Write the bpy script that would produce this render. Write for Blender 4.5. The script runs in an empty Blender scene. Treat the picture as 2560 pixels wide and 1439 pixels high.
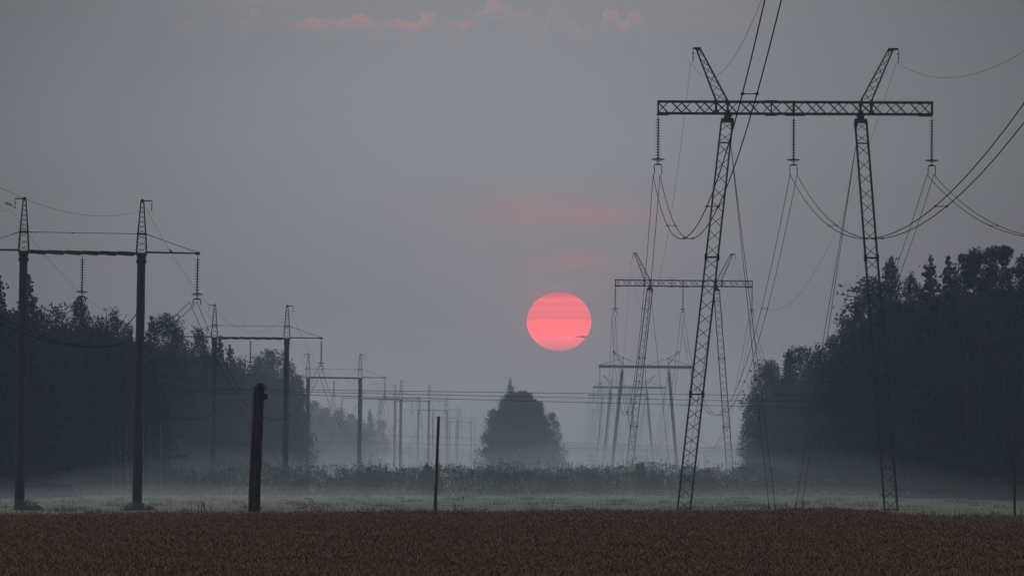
import bpy, math, random
import numpy as np
from mathutils import Vector, Matrix

# ------------------------------------------------------------------ camera, world, sun, exposure
SC = bpy.context.scene
COL = SC.collection
F = 17200.0          # focal length in photo pixels (2560 wide)
CX, HY = 1280.0, 1146.0
CAMZ = 3.5           # eye above the pylons' ground

cam_d = bpy.data.cameras.new("camera")
cam = bpy.data.objects.new("camera", cam_d)
COL.objects.link(cam)
cam.location = (0, 0, CAMZ)
cam.rotation_euler = (math.radians(90), 0, 0)
cam_d.sensor_width = 36.0
cam_d.lens = 36.0 * F / 2560.0
cam_d.shift_y = (HY - 719.5) / 2560.0
cam_d.clip_start = 1.0
cam_d.clip_end = 60000.0
SC.camera = cam

SC.view_settings.view_transform = 'Standard'
SC.view_settings.look = 'None'
SC.view_settings.gamma = 1.0
SC.view_settings.exposure = 0.0
SC.cycles.max_bounces = 6
SC.cycles.diffuse_bounces = 2
SC.cycles.glossy_bounces = 2
SC.cycles.transmission_bounces = 2
SC.cycles.volume_bounces = 3
SC.cycles.transparent_max_bounces = 12
SC.cycles.use_denoising = True

SUN_X, SUN_Y = 1397.0, 803.0
SUN_ELEV = math.atan((HY - SUN_Y) / F)
SUN_AZ = math.atan((SUN_X - CX) / F)      # to the right of +Y


class NT:
    """small node helper"""
    def __init__(s, tree):
        s.t = tree; s.n = tree.nodes; s.l = tree.links
    def new(s, typ, **kw):
        n = s.n.new(typ)
        for k, v in kw.items(): setattr(n, k, v)
        return n
    def set(s, sock, v):
        if hasattr(v, 'links') or isinstance(v, bpy.types.NodeSocket): s.l.new(v, sock)
        else: sock.default_value = v
    def m(s, op, a, b=None, c=None, clamp=False):
        n = s.n.new('ShaderNodeMath'); n.operation = op; n.use_clamp = clamp
        s.set(n.inputs[0], a)
        if b is not None: s.set(n.inputs[1], b)
        if c is not None: s.set(n.inputs[2], c)
        return n.outputs[0]
    def mix(s, f, a, b, bt='MIX'):
        n = s.n.new('ShaderNodeMix'); n.data_type = 'RGBA'; n.blend_type = bt
        s.set(n.inputs[0], f)
        s.set(n.inputs[6], a if not isinstance(a, tuple) else (*a, 1) if len(a) == 3 else a)
        s.set(n.inputs[7], b if not isinstance(b, tuple) else (*b, 1) if len(b) == 3 else b)
        return n.outputs[2]
    def rng(s, v, a, b, c=0.0, d=1.0, smooth=True):
        n = s.n.new('ShaderNodeMapRange'); n.interpolation_type = 'SMOOTHSTEP' if smooth else 'LINEAR'
        s.set(n.inputs[0], v)
        for i, x in zip((1, 2, 3, 4), (a, b, c, d)): n.inputs[i].default_value = x
        return n.outputs[0]
    def gauss(s, v, c, w):
        d = s.m('DIVIDE', s.m('SUBTRACT', v, c), w)
        return s.m('EXPONENT', s.m('MULTIPLY', s.m('MULTIPLY', d, d), -1.0))
    def vec(s, x, y, z=0.0):
        n = s.n.new('ShaderNodeCombineXYZ')
        for i, v in enumerate((x, y, z)): s.set(n.inputs[i], v)
        return n.outputs[0]
    def noise(s, vec, scale, detail=4.0, rough=0.55):
        n = s.n.new('ShaderNodeTexNoise')
        if vec is not None: s.l.new(vec, n.inputs['Vector'])
        n.inputs['Scale'].default_value = scale
        n.inputs['Detail'].default_value = detail
        n.inputs['Roughness'].default_value = rough
        return n.outputs[0]


# ---- world: an overcast dawn sky. Directions are turned to "photo degrees" by elevation and azimuth.
world = bpy.data.worlds.new("World")
SC.world = world
world.use_nodes = True
wt = NT(world.node_tree)
wt.n.clear()
w_out = wt.new('ShaderNodeOutputWorld')
bg = wt.new('ShaderNodeBackground')
wt.l.new(bg.outputs[0], w_out.inputs[0])
tc = wt.new('ShaderNodeTexCoord')
sep = wt.new('ShaderNodeSeparateXYZ')
wt.l.new(tc.outputs['Generated'], sep.inputs[0])
dx, dy, dz = sep.outputs
ysafe = wt.m('MAXIMUM', dy, 0.02)
az = wt.m('DIVIDE', dx, ysafe)      # tangent of azimuth from +Y
el = wt.m('DIVIDE', dz, ysafe)      # tangent of elevation
sky = wt.new('ShaderNodeTexSky')
sky.sky_type = 'NISHITA'
sky.sun_disc = False
sky.sun_elevation = SUN_ELEV
sky.sun_rotation = SUN_AZ
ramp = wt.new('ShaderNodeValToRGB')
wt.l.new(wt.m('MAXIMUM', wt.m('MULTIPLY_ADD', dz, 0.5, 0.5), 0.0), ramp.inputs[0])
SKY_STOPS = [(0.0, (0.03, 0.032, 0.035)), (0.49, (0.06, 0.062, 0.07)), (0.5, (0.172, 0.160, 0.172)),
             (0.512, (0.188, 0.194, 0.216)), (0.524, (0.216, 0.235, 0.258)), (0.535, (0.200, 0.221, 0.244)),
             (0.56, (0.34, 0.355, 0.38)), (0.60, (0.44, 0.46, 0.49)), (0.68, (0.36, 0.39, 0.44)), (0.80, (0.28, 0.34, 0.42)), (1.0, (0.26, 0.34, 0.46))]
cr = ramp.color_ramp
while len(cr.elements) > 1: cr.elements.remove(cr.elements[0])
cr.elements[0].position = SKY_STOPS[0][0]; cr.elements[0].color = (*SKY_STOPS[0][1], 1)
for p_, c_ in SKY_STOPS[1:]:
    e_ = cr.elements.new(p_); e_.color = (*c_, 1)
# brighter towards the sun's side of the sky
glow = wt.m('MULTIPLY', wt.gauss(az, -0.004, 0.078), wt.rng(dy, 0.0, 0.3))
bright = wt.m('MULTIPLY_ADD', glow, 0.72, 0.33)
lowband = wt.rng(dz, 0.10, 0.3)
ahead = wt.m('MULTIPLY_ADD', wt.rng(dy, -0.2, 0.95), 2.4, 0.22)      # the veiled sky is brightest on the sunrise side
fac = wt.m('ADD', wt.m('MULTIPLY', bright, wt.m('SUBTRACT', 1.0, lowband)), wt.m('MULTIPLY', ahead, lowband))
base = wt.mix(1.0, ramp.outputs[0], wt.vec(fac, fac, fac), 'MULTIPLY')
# rosy streaks above the sun
vv = wt.vec(wt.m('MULTIPLY', az, 30.0), wt.m('MULTIPLY', el, 150.0))
st = wt.rng(wt.noise(vv, 2.2, 5.0, 0.6), 0.25, 0.75)
def patch(x, y, rx, ry, s):
    g = wt.m('MULTIPLY', wt.gauss(az, (x - CX) / F, rx / F), wt.gauss(el, (HY - y) / F, ry / F))
    return wt.m('MULTIPLY', g, s)
rosy = wt.m('ADD', wt.m('ADD', patch(1400, 528, 230, 42, 0.85), patch(1470, 652, 110, 20, 0.75)),
            wt.m('ADD', patch(1400, 720, 130, 24, 0.30), patch(1380, 600, 300, 90, 0.25)))
rosy = wt.m('ADD', rosy, patch(1397, 790, 170, 150, 0.40))
rosy = wt.m('MULTIPLY', rosy, wt.m('MULTIPLY_ADD', st, 0.75, 0.5), clamp=True)
c1 = wt.mix(rosy, base, (0.300, 0.200, 0.225))
cool = wt.m('MULTIPLY', patch(1330, 610, 420, 40, 0.5), wt.m('SUBTRACT', 1.0, rosy))
c1 = wt.mix(cool, c1, (0.205, 0.222, 0.236))
# cloud tops lit pink high above the sun: an outline of puffs along the azimuth
def fcurve(v, pts):
    n = wt.new('ShaderNodeFloatCurve')
    wt.set(n.inputs[1], v)
    c = n.mapping.curves[0]
    c.points[0].location = pts[0]; c.points[1].location = pts[-1]
    for p in pts[1:-1]: c.points.new(*p)
    n.mapping.update()
    return n.outputs[0]
OUT = [(60, 110), (180, 92), (222, 60), (330, 84), (415, 98), (448, 52), (520, 50), (548, 74), (610, 66), (700, 104), (740, 80), (790, 96), (850, 94), (905, 96), (962, 76), (1000, 72),
       (1030, 95), (1112, 108), (1180, 92), (1240, 112), (1300, 75), (1340, 70), (1400, 99), (1462, 104), (1525, 84), (1545, 64), (1600, 46), (1618, 4), (1660, 2), (1695, 30), (1740, 50), (1830, 70),
       (1862, 112), (1900, 100), (1922, 50), (1950, 36), (2000, 70), (2030, 108), (2072, 132), (2150, 150), (2185, 50), (2240, 44), (2275, 118), (2330, 50), (2365, 60), (2400, 150), (2560, 150)]
STR = [(60, 0.0), (180, 0.2), (330, 0.1), (440, 0.35), (520, 0.25), (560, 0.6), (680, 0.6), (760, 0.75), (850, 0.55), (990, 0.95), (1040, 0.7), (1120, 0.75), (1200, 0.85), (1330, 1.0), (1420, 0.7), (1500, 0.95), (1620, 0.9), (1700, 0.75), (1850, 0.85), (1920, 0.75), (2050, 0.85), (2150, 0.8), (2240, 0.65), (2340, 0.7), (2400, 0.2), (2460, 0.0), (2560, 0.0)]
jit = wt.m('MULTIPLY', wt.m('SUBTRACT', wt.noise(wt.vec(az, el, 1.0), 420.0, 4.0, 0.6), 0.5), 0.0022)
un = wt.m('DIVIDE', wt.m('SUBTRACT', wt.m('ADD', az, jit), (400 - CX) / F), 1300 / F, clamp=True)
oc = fcurve(un, [(x / 2560.0, 1 - y / 160.0) for x, y in OUT])
sc_ = fcurve(un, [(x / 2560.0, v) for x, v in STR])
oy = wt.m('ADD', wt.m('MULTIPLY_ADD', oc, 160.0 / 1.969 / F, (HY - 160.0 / 1.969) / F), wt.m('ADD', wt.m('MULTIPLY', jit, 0.6), wt.m('MULTIPLY', wt.m('SUBTRACT', wt.noise(wt.vec(az, el, 7.0), 900.0, 5.0, 0.7), 0.5), 0.0016)))
cd = wt.m('SUBTRACT', el, oy)                                  # >0 above the cloud outline
edge = wt.m('MULTIPLY', wt.rng(cd, 0.00020, -0.00008), wt.rng(cd, -0.0011, -0.0001))
wide = wt.m('MULTIPLY', wt.rng(cd, 0.0, -0.0004), wt.rng(cd, -0.0034, -0.0002))
gaps = wt.rng(wt.noise(wt.vec(az, wt.m('MULTIPLY', el, 1.5), 5.0), 150.0, 3.0), 0.38, 0.62)
front = wt.rng(dy, 0.5, 0.9)
pk = wt.m('MULTIPLY', wt.m('ADD', wt.m('MULTIPLY', edge, wt.m('MULTIPLY_ADD', gaps, 0.45, 0.22)), wt.m('MULTIPLY', wide, wt.m('MULTIPLY_ADD', gaps, 0.7, 0.12))), wt.m('MULTIPLY', sc_, front), clamp=True)
above = wt.m('MULTIPLY', wt.rng(cd, 0.0, 0.0012), wt.m('MULTIPLY', wt.rng(az, -0.055, -0.03), wt.m('MULTIPLY', wt.rng(az, 0.05, 0.018), wt.rng(el, 0.12, 0.07))))
c2 = wt.mix(wt.m('MULTIPLY', above, 0.6), c1, (0.235, 0.212, 0.232))
c2 = wt.mix(wt.m('MULTIPLY', pk, 0.62), c2, (0.42, 0.232, 0.240))
# broad mottling of the overcast
mo = wt.m('MULTIPLY_ADD', wt.noise(wt.vec(wt.m('MULTIPLY', az, 1.0), wt.m('MULTIPLY', el, 3.0)), 24.0, 3.0), 0.12, 0.94)
c2 = wt.mix(1.0, c2, wt.vec(mo, mo, mo), 'MULTIPLY')
c3 = wt.mix(1.0, c2, wt.mix(1.0, sky.outputs[0], (0.05, 0.05, 0.05), 'MULTIPLY'), 'ADD')
NISH = c3.node
NISH.inputs[0].default_value = 0.015
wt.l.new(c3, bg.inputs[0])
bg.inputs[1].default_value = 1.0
world.cycles.sampling_method = 'MANUAL'
world.cycles.sample_map_resolution = 512

# ---- the sun lamp, low and dim behind the haze
sl = bpy.data.lights.new("sun_light", 'SUN')
sl.energy = 0.08
sl.angle = math.radians(0.53)
sl.color = (1.0, 0.42, 0.36)
so = bpy.data.objects.new("sun_light", sl)
COL.objects.link(so)
sdir = Vector((math.sin(SUN_AZ) * math.cos(SUN_ELEV), math.cos(SUN_AZ) * math.cos(SUN_ELEV), math.sin(SUN_ELEV)))
so.rotation_euler = sdir.to_track_quat('Z', 'Y').to_euler()
so.location = (0, 0, 60)


def P(x, y, d):
    return Vector(((x - CX) * d / F, d, CAMZ + (HY - y) * d / F))

def smooth(t):
    t = min(1.0, max(0.0, t)); return t * t * (3 - 2 * t)

def gz(x, y):
    """ground height: a low field by the camera falling to the meadow"""
    if y < 110: z = 1.80 - 1.10 * max(0, y) / 110.0
    elif y < 262: z = 0.70
    else: z = 0.70 * (1 - smooth((y - 262) / 80.0))
    return z


# ------------------------------------------------------------------ materials
def mat(name, build, disp=None):
    m = bpy.data.materials.new(name)
    m.use_nodes = True
    t = NT(m.node_tree)
    t.n.clear()
    o = t.new('ShaderNodeOutputMaterial')
    b = t.new('ShaderNodeBsdfPrincipled')
    t.l.new(b.outputs[0], o.inputs[0])
    build(t, b)
    return m

def simple(name, ca, cb, scale=3.0, rough=0.7, metal=0.0, bump=0.0, stretch=(1, 1, 1), spec=0.3):
    def bld(t, b):
        co = t.new('ShaderNodeTexCoord')
        mp = t.new('ShaderNodeMapping')
        mp.inputs['Scale'].default_value = stretch
        t.l.new(co.outputs['Object'], mp.inputs[0])
        n = t.noise(mp.outputs[0], scale, 6.0, 0.6)
        c = t.mix(t.rng(n, 0.3, 0.7), ca, cb)
        t.l.new(c, b.inputs['Base Color'])
        b.inputs['Roughness'].default_value = rough
        b.inputs['Metallic'].default_value = metal
        b.inputs['Specular IOR Level'].default_value = spec
        if bump:
            bm = t.new('ShaderNodeBump'); bm.inputs['Strength'].default_value = bump
            bm.inputs['Distance'].default_value = 0.05
            t.l.new(n, bm.inputs['Height']); t.l.new(bm.outputs[0], b.inputs['Normal'])
    return mat(name, bld)

def foliage(name, ca, cb, rough=0.75):
    def bld(t, b):
        g = t.new('ShaderNodeNewGeometry')
        c = t.mix(g.outputs['Random Per Island'], ca, cb)
        co = t.new('ShaderNodeTexCoord')
        n = t.noise(co.outputs['Object'], 0.45, 3.0)
        c = t.mix(t.rng(n, 0.35, 0.65), c, t.mix(0.5, c, (ca[0] * 0.5, ca[1] * 0.5, ca[2] * 0.5)))
        t.l.new(c, b.inputs['Base Color'])
        b.inputs['Roughness'].default_value = rough
        b.inputs['Specular IOR Level'].default_value = 0.1
        tr = t.new('ShaderNodeBsdfTranslucent'); t.l.new(c, tr.inputs[0])
        mx = t.new('ShaderNodeMixShader'); mx.inputs[0].default_value = 0.5
        t.l.new(b.outputs[0], mx.inputs[1]); t.l.new(tr.outputs[0], mx.inputs[2])
        out = [n for n in t.n if n.type == 'OUTPUT_MATERIAL'][0]
        t.l.new(mx.outputs[0], out.inputs[0])
    return mat(name, bld)

M = {}
M['steel'] = simple('weathered_green_steel', (0.022, 0.036, 0.032), (0.014, 0.020, 0.019), 2.0, 0.6, 0.0)
M['steel_far'] = simple('dull_steel', (0.05, 0.055, 0.06), (0.03, 0.034, 0.04), 2.0, 0.65)
M['dark_steel'] = simple('dark_fittings', (0.03, 0.03, 0.034), (0.018, 0.018, 0.02), 6.0, 0.55)
M['concrete'] = simple('damp_concrete', (0.055, 0.045, 0.05), (0.028, 0.026, 0.034), 1.2, 0.85, 0, 0.3, (3, 3, 0.5))
M['beam'] = simple('blackened_beam', (0.035, 0.033, 0.036), (0.018, 0.018, 0.02), 2.5, 0.8, 0, 0.3)
M['alu'] = simple('dull_aluminium_wire', (0.022, 0.022, 0.025), (0.016, 0.016, 0.018), 0.4, 0.9, 0.0, spec=0.0)
M['glass'] = simple('insulator_glass', (0.03, 0.05, 0.065), (0.02, 0.035, 0.05), 8.0, 0.25, 0.0, spec=0.5)
M['wood'] = simple('grey_weathered_wood', (0.15, 0.13, 0.12), (0.035, 0.03, 0.03), 2.2, 0.9, 0, 0.9, (9, 9, 0.5))
M['wood_red'] = simple('reddish_wood', (0.22, 0.14, 0.125), (0.09, 0.058, 0.055), 2.2, 0.9, 0, 0.8, (9, 9, 0.5))
M['leaf'] = foliage('broadleaf_foliage', (0.015, 0.030, 0.020), (0.012, 0.025, 0.017))
M['leaf2'] = foliage('birch_foliage', (0.038, 0.058, 0.026), (0.026, 0.042, 0.020))
M['needle'] = foliage('spruce_needles', (0.014, 0.027, 0.020), (0.010, 0.020, 0.015))
M['pine'] = foliage('pine_needles', (0.025, 0.042, 0.028), (0.015, 0.028, 0.02))
M['scrub'] = foliage('scrub_leaves', (0.028, 0.048, 0.028), (0.023, 0.040, 0.024))
M['bark'] = simple('dark_bark', (0.05, 0.04, 0.035), (0.02, 0.017, 0.015), 5, 0.9, 0, 0.5, (3, 3, 0.6))
M['birchbark'] = simple('pale_birch_bark', (0.34, 0.33, 0.32), (0.10, 0.10, 0.10), 3.0, 0.8, 0, 0.2, (1, 1, 3))
M['bird'] = simple('black_feathers', (0.014, 0.013, 0.015), (0.022, 0.02, 0.022), 20, 0.6)

def wheat_mat():
    def bld(t, b):
        g = t.new('ShaderNodeNewGeometry')
        r = t.new('ShaderNodeValToRGB')
        r.color_ramp.elements[0].color = (0.16, 0.073, 0.033, 1)
        r.color_ramp.elements[1].color = (0.46, 0.235, 0.112, 1)
        e = r.color_ramp.elements.new(0.55); e.color = (0.285, 0.142, 0.064, 1)
        e = r.color_ramp.elements.new(0.93); e.color = (0.38, 0.19, 0.085, 1)
        t.l.new(g.outputs['Random Per Island'], r.inputs[0])
        co = t.new('ShaderNodeTexCoord')
        n = t.noise(co.outputs['Object'], 0.22, 4.0)
        c = t.mix(t.rng(n, 0.35, 0.7), r.outputs[0], t.mix(1.0, r.outputs[0], (0.85, 0.85, 0.95), 'MULTIPLY'))
        t.l.new(c, b.inputs['Base Color'])
        b.inputs['Roughness'].default_value = 0.7
        b.inputs['Specular IOR Level'].default_value = 0.15
    return mat('ripe_wheat', bld)
M['wheat'] = wheat_mat()

def ground_mat():
    def bld(t, b):
        co = t.new('ShaderNodeTexCoord')
        sp = t.new('ShaderNodeSeparateXYZ'); t.l.new(co.outputs['Object'], sp.inputs[0])
        mp = t.new('ShaderNodeMapping'); mp.inputs['Scale'].default_value = (1, 0.25, 1)
        t.l.new(co.outputs['Object'], mp.inputs[0])
        n = t.noise(mp.outputs[0], 0.12, 8.0, 0.65)
        n2 = t.noise(co.outputs['Object'], 1.5, 6.0, 0.7)
        grass = t.mix(t.rng(n, 0.35, 0.65), (0.145, 0.118, 0.034), (0.22, 0.168, 0.052))
        grass = t.mix(t.rng(n2, 0.4, 0.8), grass, (0.12, 0.12, 0.065))
        soil = t.mix(t.rng(n2, 0.3, 0.7), (0.035, 0.024, 0.017), (0.06, 0.042, 0.028))
        c = t.mix(t.rng(sp.outputs[1], 254.0, 258.0), soil, grass)
        t.l.new(c, b.inputs['Base Color'])
        b.inputs['Roughness'].default_value = 0.9
        b.inputs['Specular IOR Level'].default_value = 0.1
        bm = t.new('ShaderNodeBump'); bm.inputs['Strength'].default_value = 0.6
        t.l.new(n2, bm.inputs['Height']); t.l.new(bm.outputs[0], b.inputs['Normal'])
    return mat('meadow_and_soil', bld)
M['ground'] = ground_mat()
M['grass'] = foliage('meadow_grass', (0.11, 0.115, 0.055), (0.065, 0.072, 0.036))

def sun_mat():
    m = bpy.data.materials.new('sun_disc_glow'); m.use_nodes = True
    t = NT(m.node_tree); t.n.clear()
    o = t.new('ShaderNodeOutputMaterial'); e = t.new('ShaderNodeEmission')
    t.l.new(e.outputs[0], o.inputs[0])
    co = t.new('ShaderNodeTexCoord')
    s = t.new('ShaderNodeSeparateXYZ'); t.l.new(co.outputs['Object'], s.inputs[0])
    x, z = s.outputs[0], s.outputs[2]              # -1..1 over the disc
    wob = t.noise(t.vec(t.m('MULTIPLY', x, 1.6), 0.0, t.m('MULTIPLY', z, 9.0)), 1.0, 4.0, 0.6)
    zz = t.m('ADD', z, t.m('MULTIPLY', t.m('SUBTRACT', wob, 0.5), 0.10))
    r = t.new('ShaderNodeValToRGB')
    t.l.new(t.m('MULTIPLY_ADD', zz, 0.5, 0.5), r.inputs[0])
    st = [(0.0, (0.42, 0.205, 0.23)), (0.05, (0.58, 0.22, 0.24)), (0.13, (0.72, 0.225, 0.245)), (0.24, (0.98, 0.222, 0.235)), (0.485, (0.98, 0.215, 0.225)),
          (0.515, (0.84, 0.205, 0.225)), (0.53, (0.66, 0.195, 0.22)), (0.565, (0.66, 0.195, 0.22)), (0.585, (0.74, 0.205, 0.225)), (0.66, (0.66, 0.20, 0.22)), (0.72, (0.76, 0.205, 0.225)),
          (0.78, (0.64, 0.20, 0.22)), (0.87, (0.80, 0.21, 0.22)), (0.90, (0.58, 0.20, 0.22)), (1.0, (0.40, 0.18, 0.20))]
    el_ = r.color_ramp.elements
    while len(el_) > 1: el_.remove(el_[0])
    el_[0].position = 0; el_[0].color = (*st[0][1], 1)
    for p, c in st[1:]:
        q = el_.new(p); q.color = (*c, 1)
    streak = t.rng(t.noise(t.vec(t.m('MULTIPLY', x, 1.3), 2.0, t.m('MULTIPLY', z, 22.0)), 1.0, 5.0, 0.65), 0.35, 0.7)
    upper = t.rng(z, 0.0, 0.12)
    c = t.mix(t.m('MULTIPLY', t.m('MULTIPLY', streak, upper), 0.30), r.outputs[0], (0.55, 0.19, 0.22))
    # dark cloud fragment at the lower right limb
    n2 = t.noise(t.vec(t.m('MULTIPLY', x, 5.0), 0.0, t.m('MULTIPLY', z, 26.0)), 1.0, 3.0, 0.6)
    wedge = t.m('SUBTRACT', t.m('MULTIPLY', t.m('SUBTRACT', x, 0.40), 0.11), t.m('ABSOLUTE', t.m('SUBTRACT', z, t.m('MULTIPLY_ADD', n2, 0.10, -0.585))))
    c = t.mix(t.m('MULTIPLY', t.rng(wedge, -0.004, 0.006), 0.95), c, (0.16, 0.15, 0.18))
    c = t.mix(1.0, c, (1.5, 0.95, 0.95), 'MULTIPLY')
    t.l.new(c, e.inputs[0])
    e.inputs[1].default_value = SUN_EMIT
    m.cycles.emission_sampling = 'NONE'
    return m
SUN_EMIT = 1.0


# ------------------------------------------------------------------ mesh building
class MB:
    def __init__(s): s.v = []; s.f = []
    def add(s, verts, faces):
        k = len(s.v); s.v += [tuple(p) for p in verts]; s.f += [tuple(i + k for i in f) for f in faces]
    def box(s, c, d):
        x, y, z = c; a, b, e = d[0] / 2, d[1] / 2, d[2] / 2
        v = [(x + i * a, y + j * b, z + k * e) for k in (-1, 1) for j in (-1, 1) for i in (-1, 1)]
        s.add(v, [(0, 2, 3, 1), (4, 5, 7, 6), (0, 1, 5, 4), (2, 6, 7, 3), (0, 4, 6, 2), (1, 3, 7, 5)])
    def bar(s, p, q, w, h=None, w2=None, h2=None):
        p = Vector(p); q = Vector(q); h = h or w; w2 = w2 or w; h2 = h2 or h
        d = (q - p).normalized()
        u = d.cross(Vector((0, 1, 0)))
        if u.length < 1e-3: u = d.cross(Vector((1, 0, 0)))
        u.normalize(); n = d.cross(u)
        v = [p + u * a * w / 2 + n * b * h / 2 for a, b in ((-1, -1), (1, -1), (1, 1), (-1, 1))]
        v += [q + u * a * w2 / 2 + n * b * h2 / 2 for a, b in ((-1, -1), (1, -1), (1, 1), (-1, 1))]
        s.add(v, [(3, 2, 1, 0), (4, 5, 6, 7), (0, 1, 5, 4), (1, 2, 6, 5), (2, 3, 7, 6), (3, 0, 4, 7)])
    def tube(s, pts, rad, n=6, cap=True):
        pts = [Vector(p) for p in pts]
        rr = rad if isinstance(rad, (list, tuple)) else [rad] * len(pts)
        k = len(s.v)
        for i, p in enumerate(pts):
            a = pts[max(0, i - 1)]; b = pts[min(len(pts) - 1, i + 1)]
            d = (b - a).normalized()
            ref = Vector((0, 0, 1)) if abs(d.z) < 0.9 else Vector((0, 1, 0))
            u = d.cross(ref).normalized(); w = u.cross(d)
            for j in range(n):
                t = 2 * math.pi * j / n
                s.v.append(tuple(p + (u * math.cos(t) + w * math.sin(t)) * rr[i]))
        for i in range(len(pts) - 1):
            for j in range(n):
                j2 = (j + 1) % n
                s.f.append((k + i * n + j, k + i * n + j2, k + (i + 1) * n + j2, k + (i + 1) * n + j))
        if cap:
            s.f.append(tuple(k + j for j in reversed(range(n))))
            s.f.append(tuple(k + (len(pts) - 1) * n + j for j in range(n)))
    def lathe(s, c, prof, n=12):
        """prof: list of (r, z) around the vertical through c"""
        k = len(s.v); x, y, z0 = c
        for r, z in prof:
            for j in range(n):
                t = 2 * math.pi * j / n
                s.v.append((x + r * math.cos(t), y + r * math.sin(t), z0 + z))
        for i in range(len(prof) - 1):
            for j in range(n):
                j2 = (j + 1) % n
                s.f.append((k + i * n + j, k + i * n + j2, k + (i + 1) * n + j2, k + (i + 1) * n + j))
        s.f.append(tuple(k + j for j in reversed(range(n))))
        s.f.append(tuple(k + (len(prof) - 1) * n + j for j in range(n)))
    def ring(s, c, R, r, n=20, m=5, tilt=0.0):
        k = len(s.v); x, y, z = c
        for i in range(n):
            t = 2 * math.pi * i / n
            for j in range(m):
                a = 2 * math.pi * j / m
                rr = R + r * math.cos(a)
                s.v.append((x + rr * math.cos(t), y + rr * math.sin(t), z + r * math.sin(a)))
        for i in range(n):
            for j in range(m):
                i2, j2 = (i + 1) % n, (j + 1) % m
                s.f.append((k + i * m + j, k + i2 * m + j, k + i2 * m + j2, k + i * m + j2))
    def build(s, name, material, parent=None, loc=None, smooth_=False):
        me = bpy.data.meshes.new(name)
        me.from_pydata(s.v, [], s.f)
        me.materials.append(material)
        if smooth_:
            me.polygons.foreach_set('use_smooth', [True] * len(me.polygons))
        o = bpy.data.objects.new(name, me)
        COL.objects.link(o)
        if parent is not None: o.parent = parent
        if loc is not None: o.location = loc
        return o

def np_mesh(name, verts, nper, material):
    """verts: (N*nper,3) array, each run of nper is a polygon"""
    me = bpy.data.meshes.new(name)
    nv = len(verts); nf = nv // nper
    me.vertices.add(nv); me.vertices.foreach_set('co', verts.astype(np.float32).ravel())
    me.loops.add(nv); me.loops.foreach_set('vertex_index', np.arange(nv, dtype=np.int32))
    me.polygons.add(nf); me.polygons.foreach_set('loop_start', np.arange(0, nv, nper, dtype=np.int32))
    me.update(calc_edges=True)
    me.materials.append(material)
    return me

def np_mesh_f(name, verts, faces, material):
    me = bpy.data.meshes.new(name)
    k = faces.shape[1]; nf = len(faces)
    me.vertices.add(len(verts)); me.vertices.foreach_set('co', verts.astype(np.float32).ravel())
    me.loops.add(nf * k); me.loops.foreach_set('vertex_index', faces.astype(np.int32).ravel())
    me.polygons.add(nf); me.polygons.foreach_set('loop_start', np.arange(0, nf * k, k, dtype=np.int32))
    me.update(calc_edges=True)
    me.materials.append(material)
    return me

def obj(name, me, parent=None, loc=None):
    o = bpy.data.objects.new(name, me); COL.objects.link(o)
    if parent is not None: o.parent = parent
    if loc is not None: o.location = loc
    return o

def tag(o, label=None, cat=None, group=None, kind=None):
    if label: o['label'] = label
    if cat: o['category'] = cat
    if group: o['group'] = group
    if kind: o['kind'] = kind
    return o

def empty(name, loc=(0, 0, 0)):
    o = bpy.data.objects.new(name, None); COL.objects.link(o); o.location = loc
    o.empty_display_size = 0.5
    return o

KIDS = {}
def reg(root, children): KIDS[root.name] = children

def copy_tree(root):
    def rec(o, par):
        c = o.copy(); COL.objects.link(c)
        if par is not None: c.parent = par
        for ch in list(o.children): rec(ch, c)
        return c
    return rec(root, None)


# ------------------------------------------------------------------ the sun itself, far outside the haze
SD = 20000.0
msph = bpy.data.meshes.new('sun')
import bmesh
bm = bmesh.new(); bmesh.ops.create_uvsphere(bm, u_segments=64, v_segments=48, radius=1.0)
bm.to_mesh(msph); bm.free()
msph.materials.append(sun_mat())
msph.polygons.foreach_set('use_smooth', [True] * len(msph.polygons))
sun = obj('sun', msph)
sun.location = P(SUN_X + 0.5, SUN_Y, SD)
sun.scale = (80.5 * SD / F, 80 * SD / F, 73.5 * SD / F)
tag(sun, 'pink red sun disc glowing low above the horizon between the two power lines', 'sun')

# ------------------------------------------------------------------ ground
def make_ground():
    ys = list(np.linspace(-50, 250, 61)) + list(np.linspace(255, 350, 30)) + list(np.linspace(360, 1000, 65)) + list(np.linspace(1050, 5050, 81))
    xs = list(np.linspace(-900, -100, 21)) + list(np.linspace(-90, 90, 91)) + list(np.linspace(100, 900, 21))
    rs = np.random.RandomState(3)
    V = []; Fc = []
    for y in ys:
        for x in xs:
            V.append((x, y, gz(x, y) + 0.02 * math.sin(x * 0.7 + y * 0.13) * math.sin(y * 0.31)))
    nx = len(xs)
    for j in range(len(ys) - 1):
        for i in range(nx - 1):
            a = j * nx + i
            Fc.append((a, a + 1, a + nx + 1, a + nx))
    b = MB(); b.v = V; b.f = Fc
    o = b.build('ground', M['ground'], smooth_=True)
    tag(o, 'misty grey green meadow stretching out behind the wheat', None, None, 'structure')
make_ground()

# ------------------------------------------------------------------ wheat
W_X = [-300, 0, 640, 1100, 1600, 2080, 2160, 2240, 2400, 2560, 2900]
W_Y = [1286, 1283, 1279, 1276, 1275, 1270, 1273, 1283, 1288, 1291, 1294]
def wheat_top(X, Y):
    px = CX + X * F / 250.0
    yy = np.interp(px, W_X, W_Y)
    edge = CAMZ - (yy - HY) * 250.0 / F
    t = np.clip((Y - 150) / 100.0, 0, 1)
    return 1.545 * (1 - t) + (edge - 0.0) * t

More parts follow.
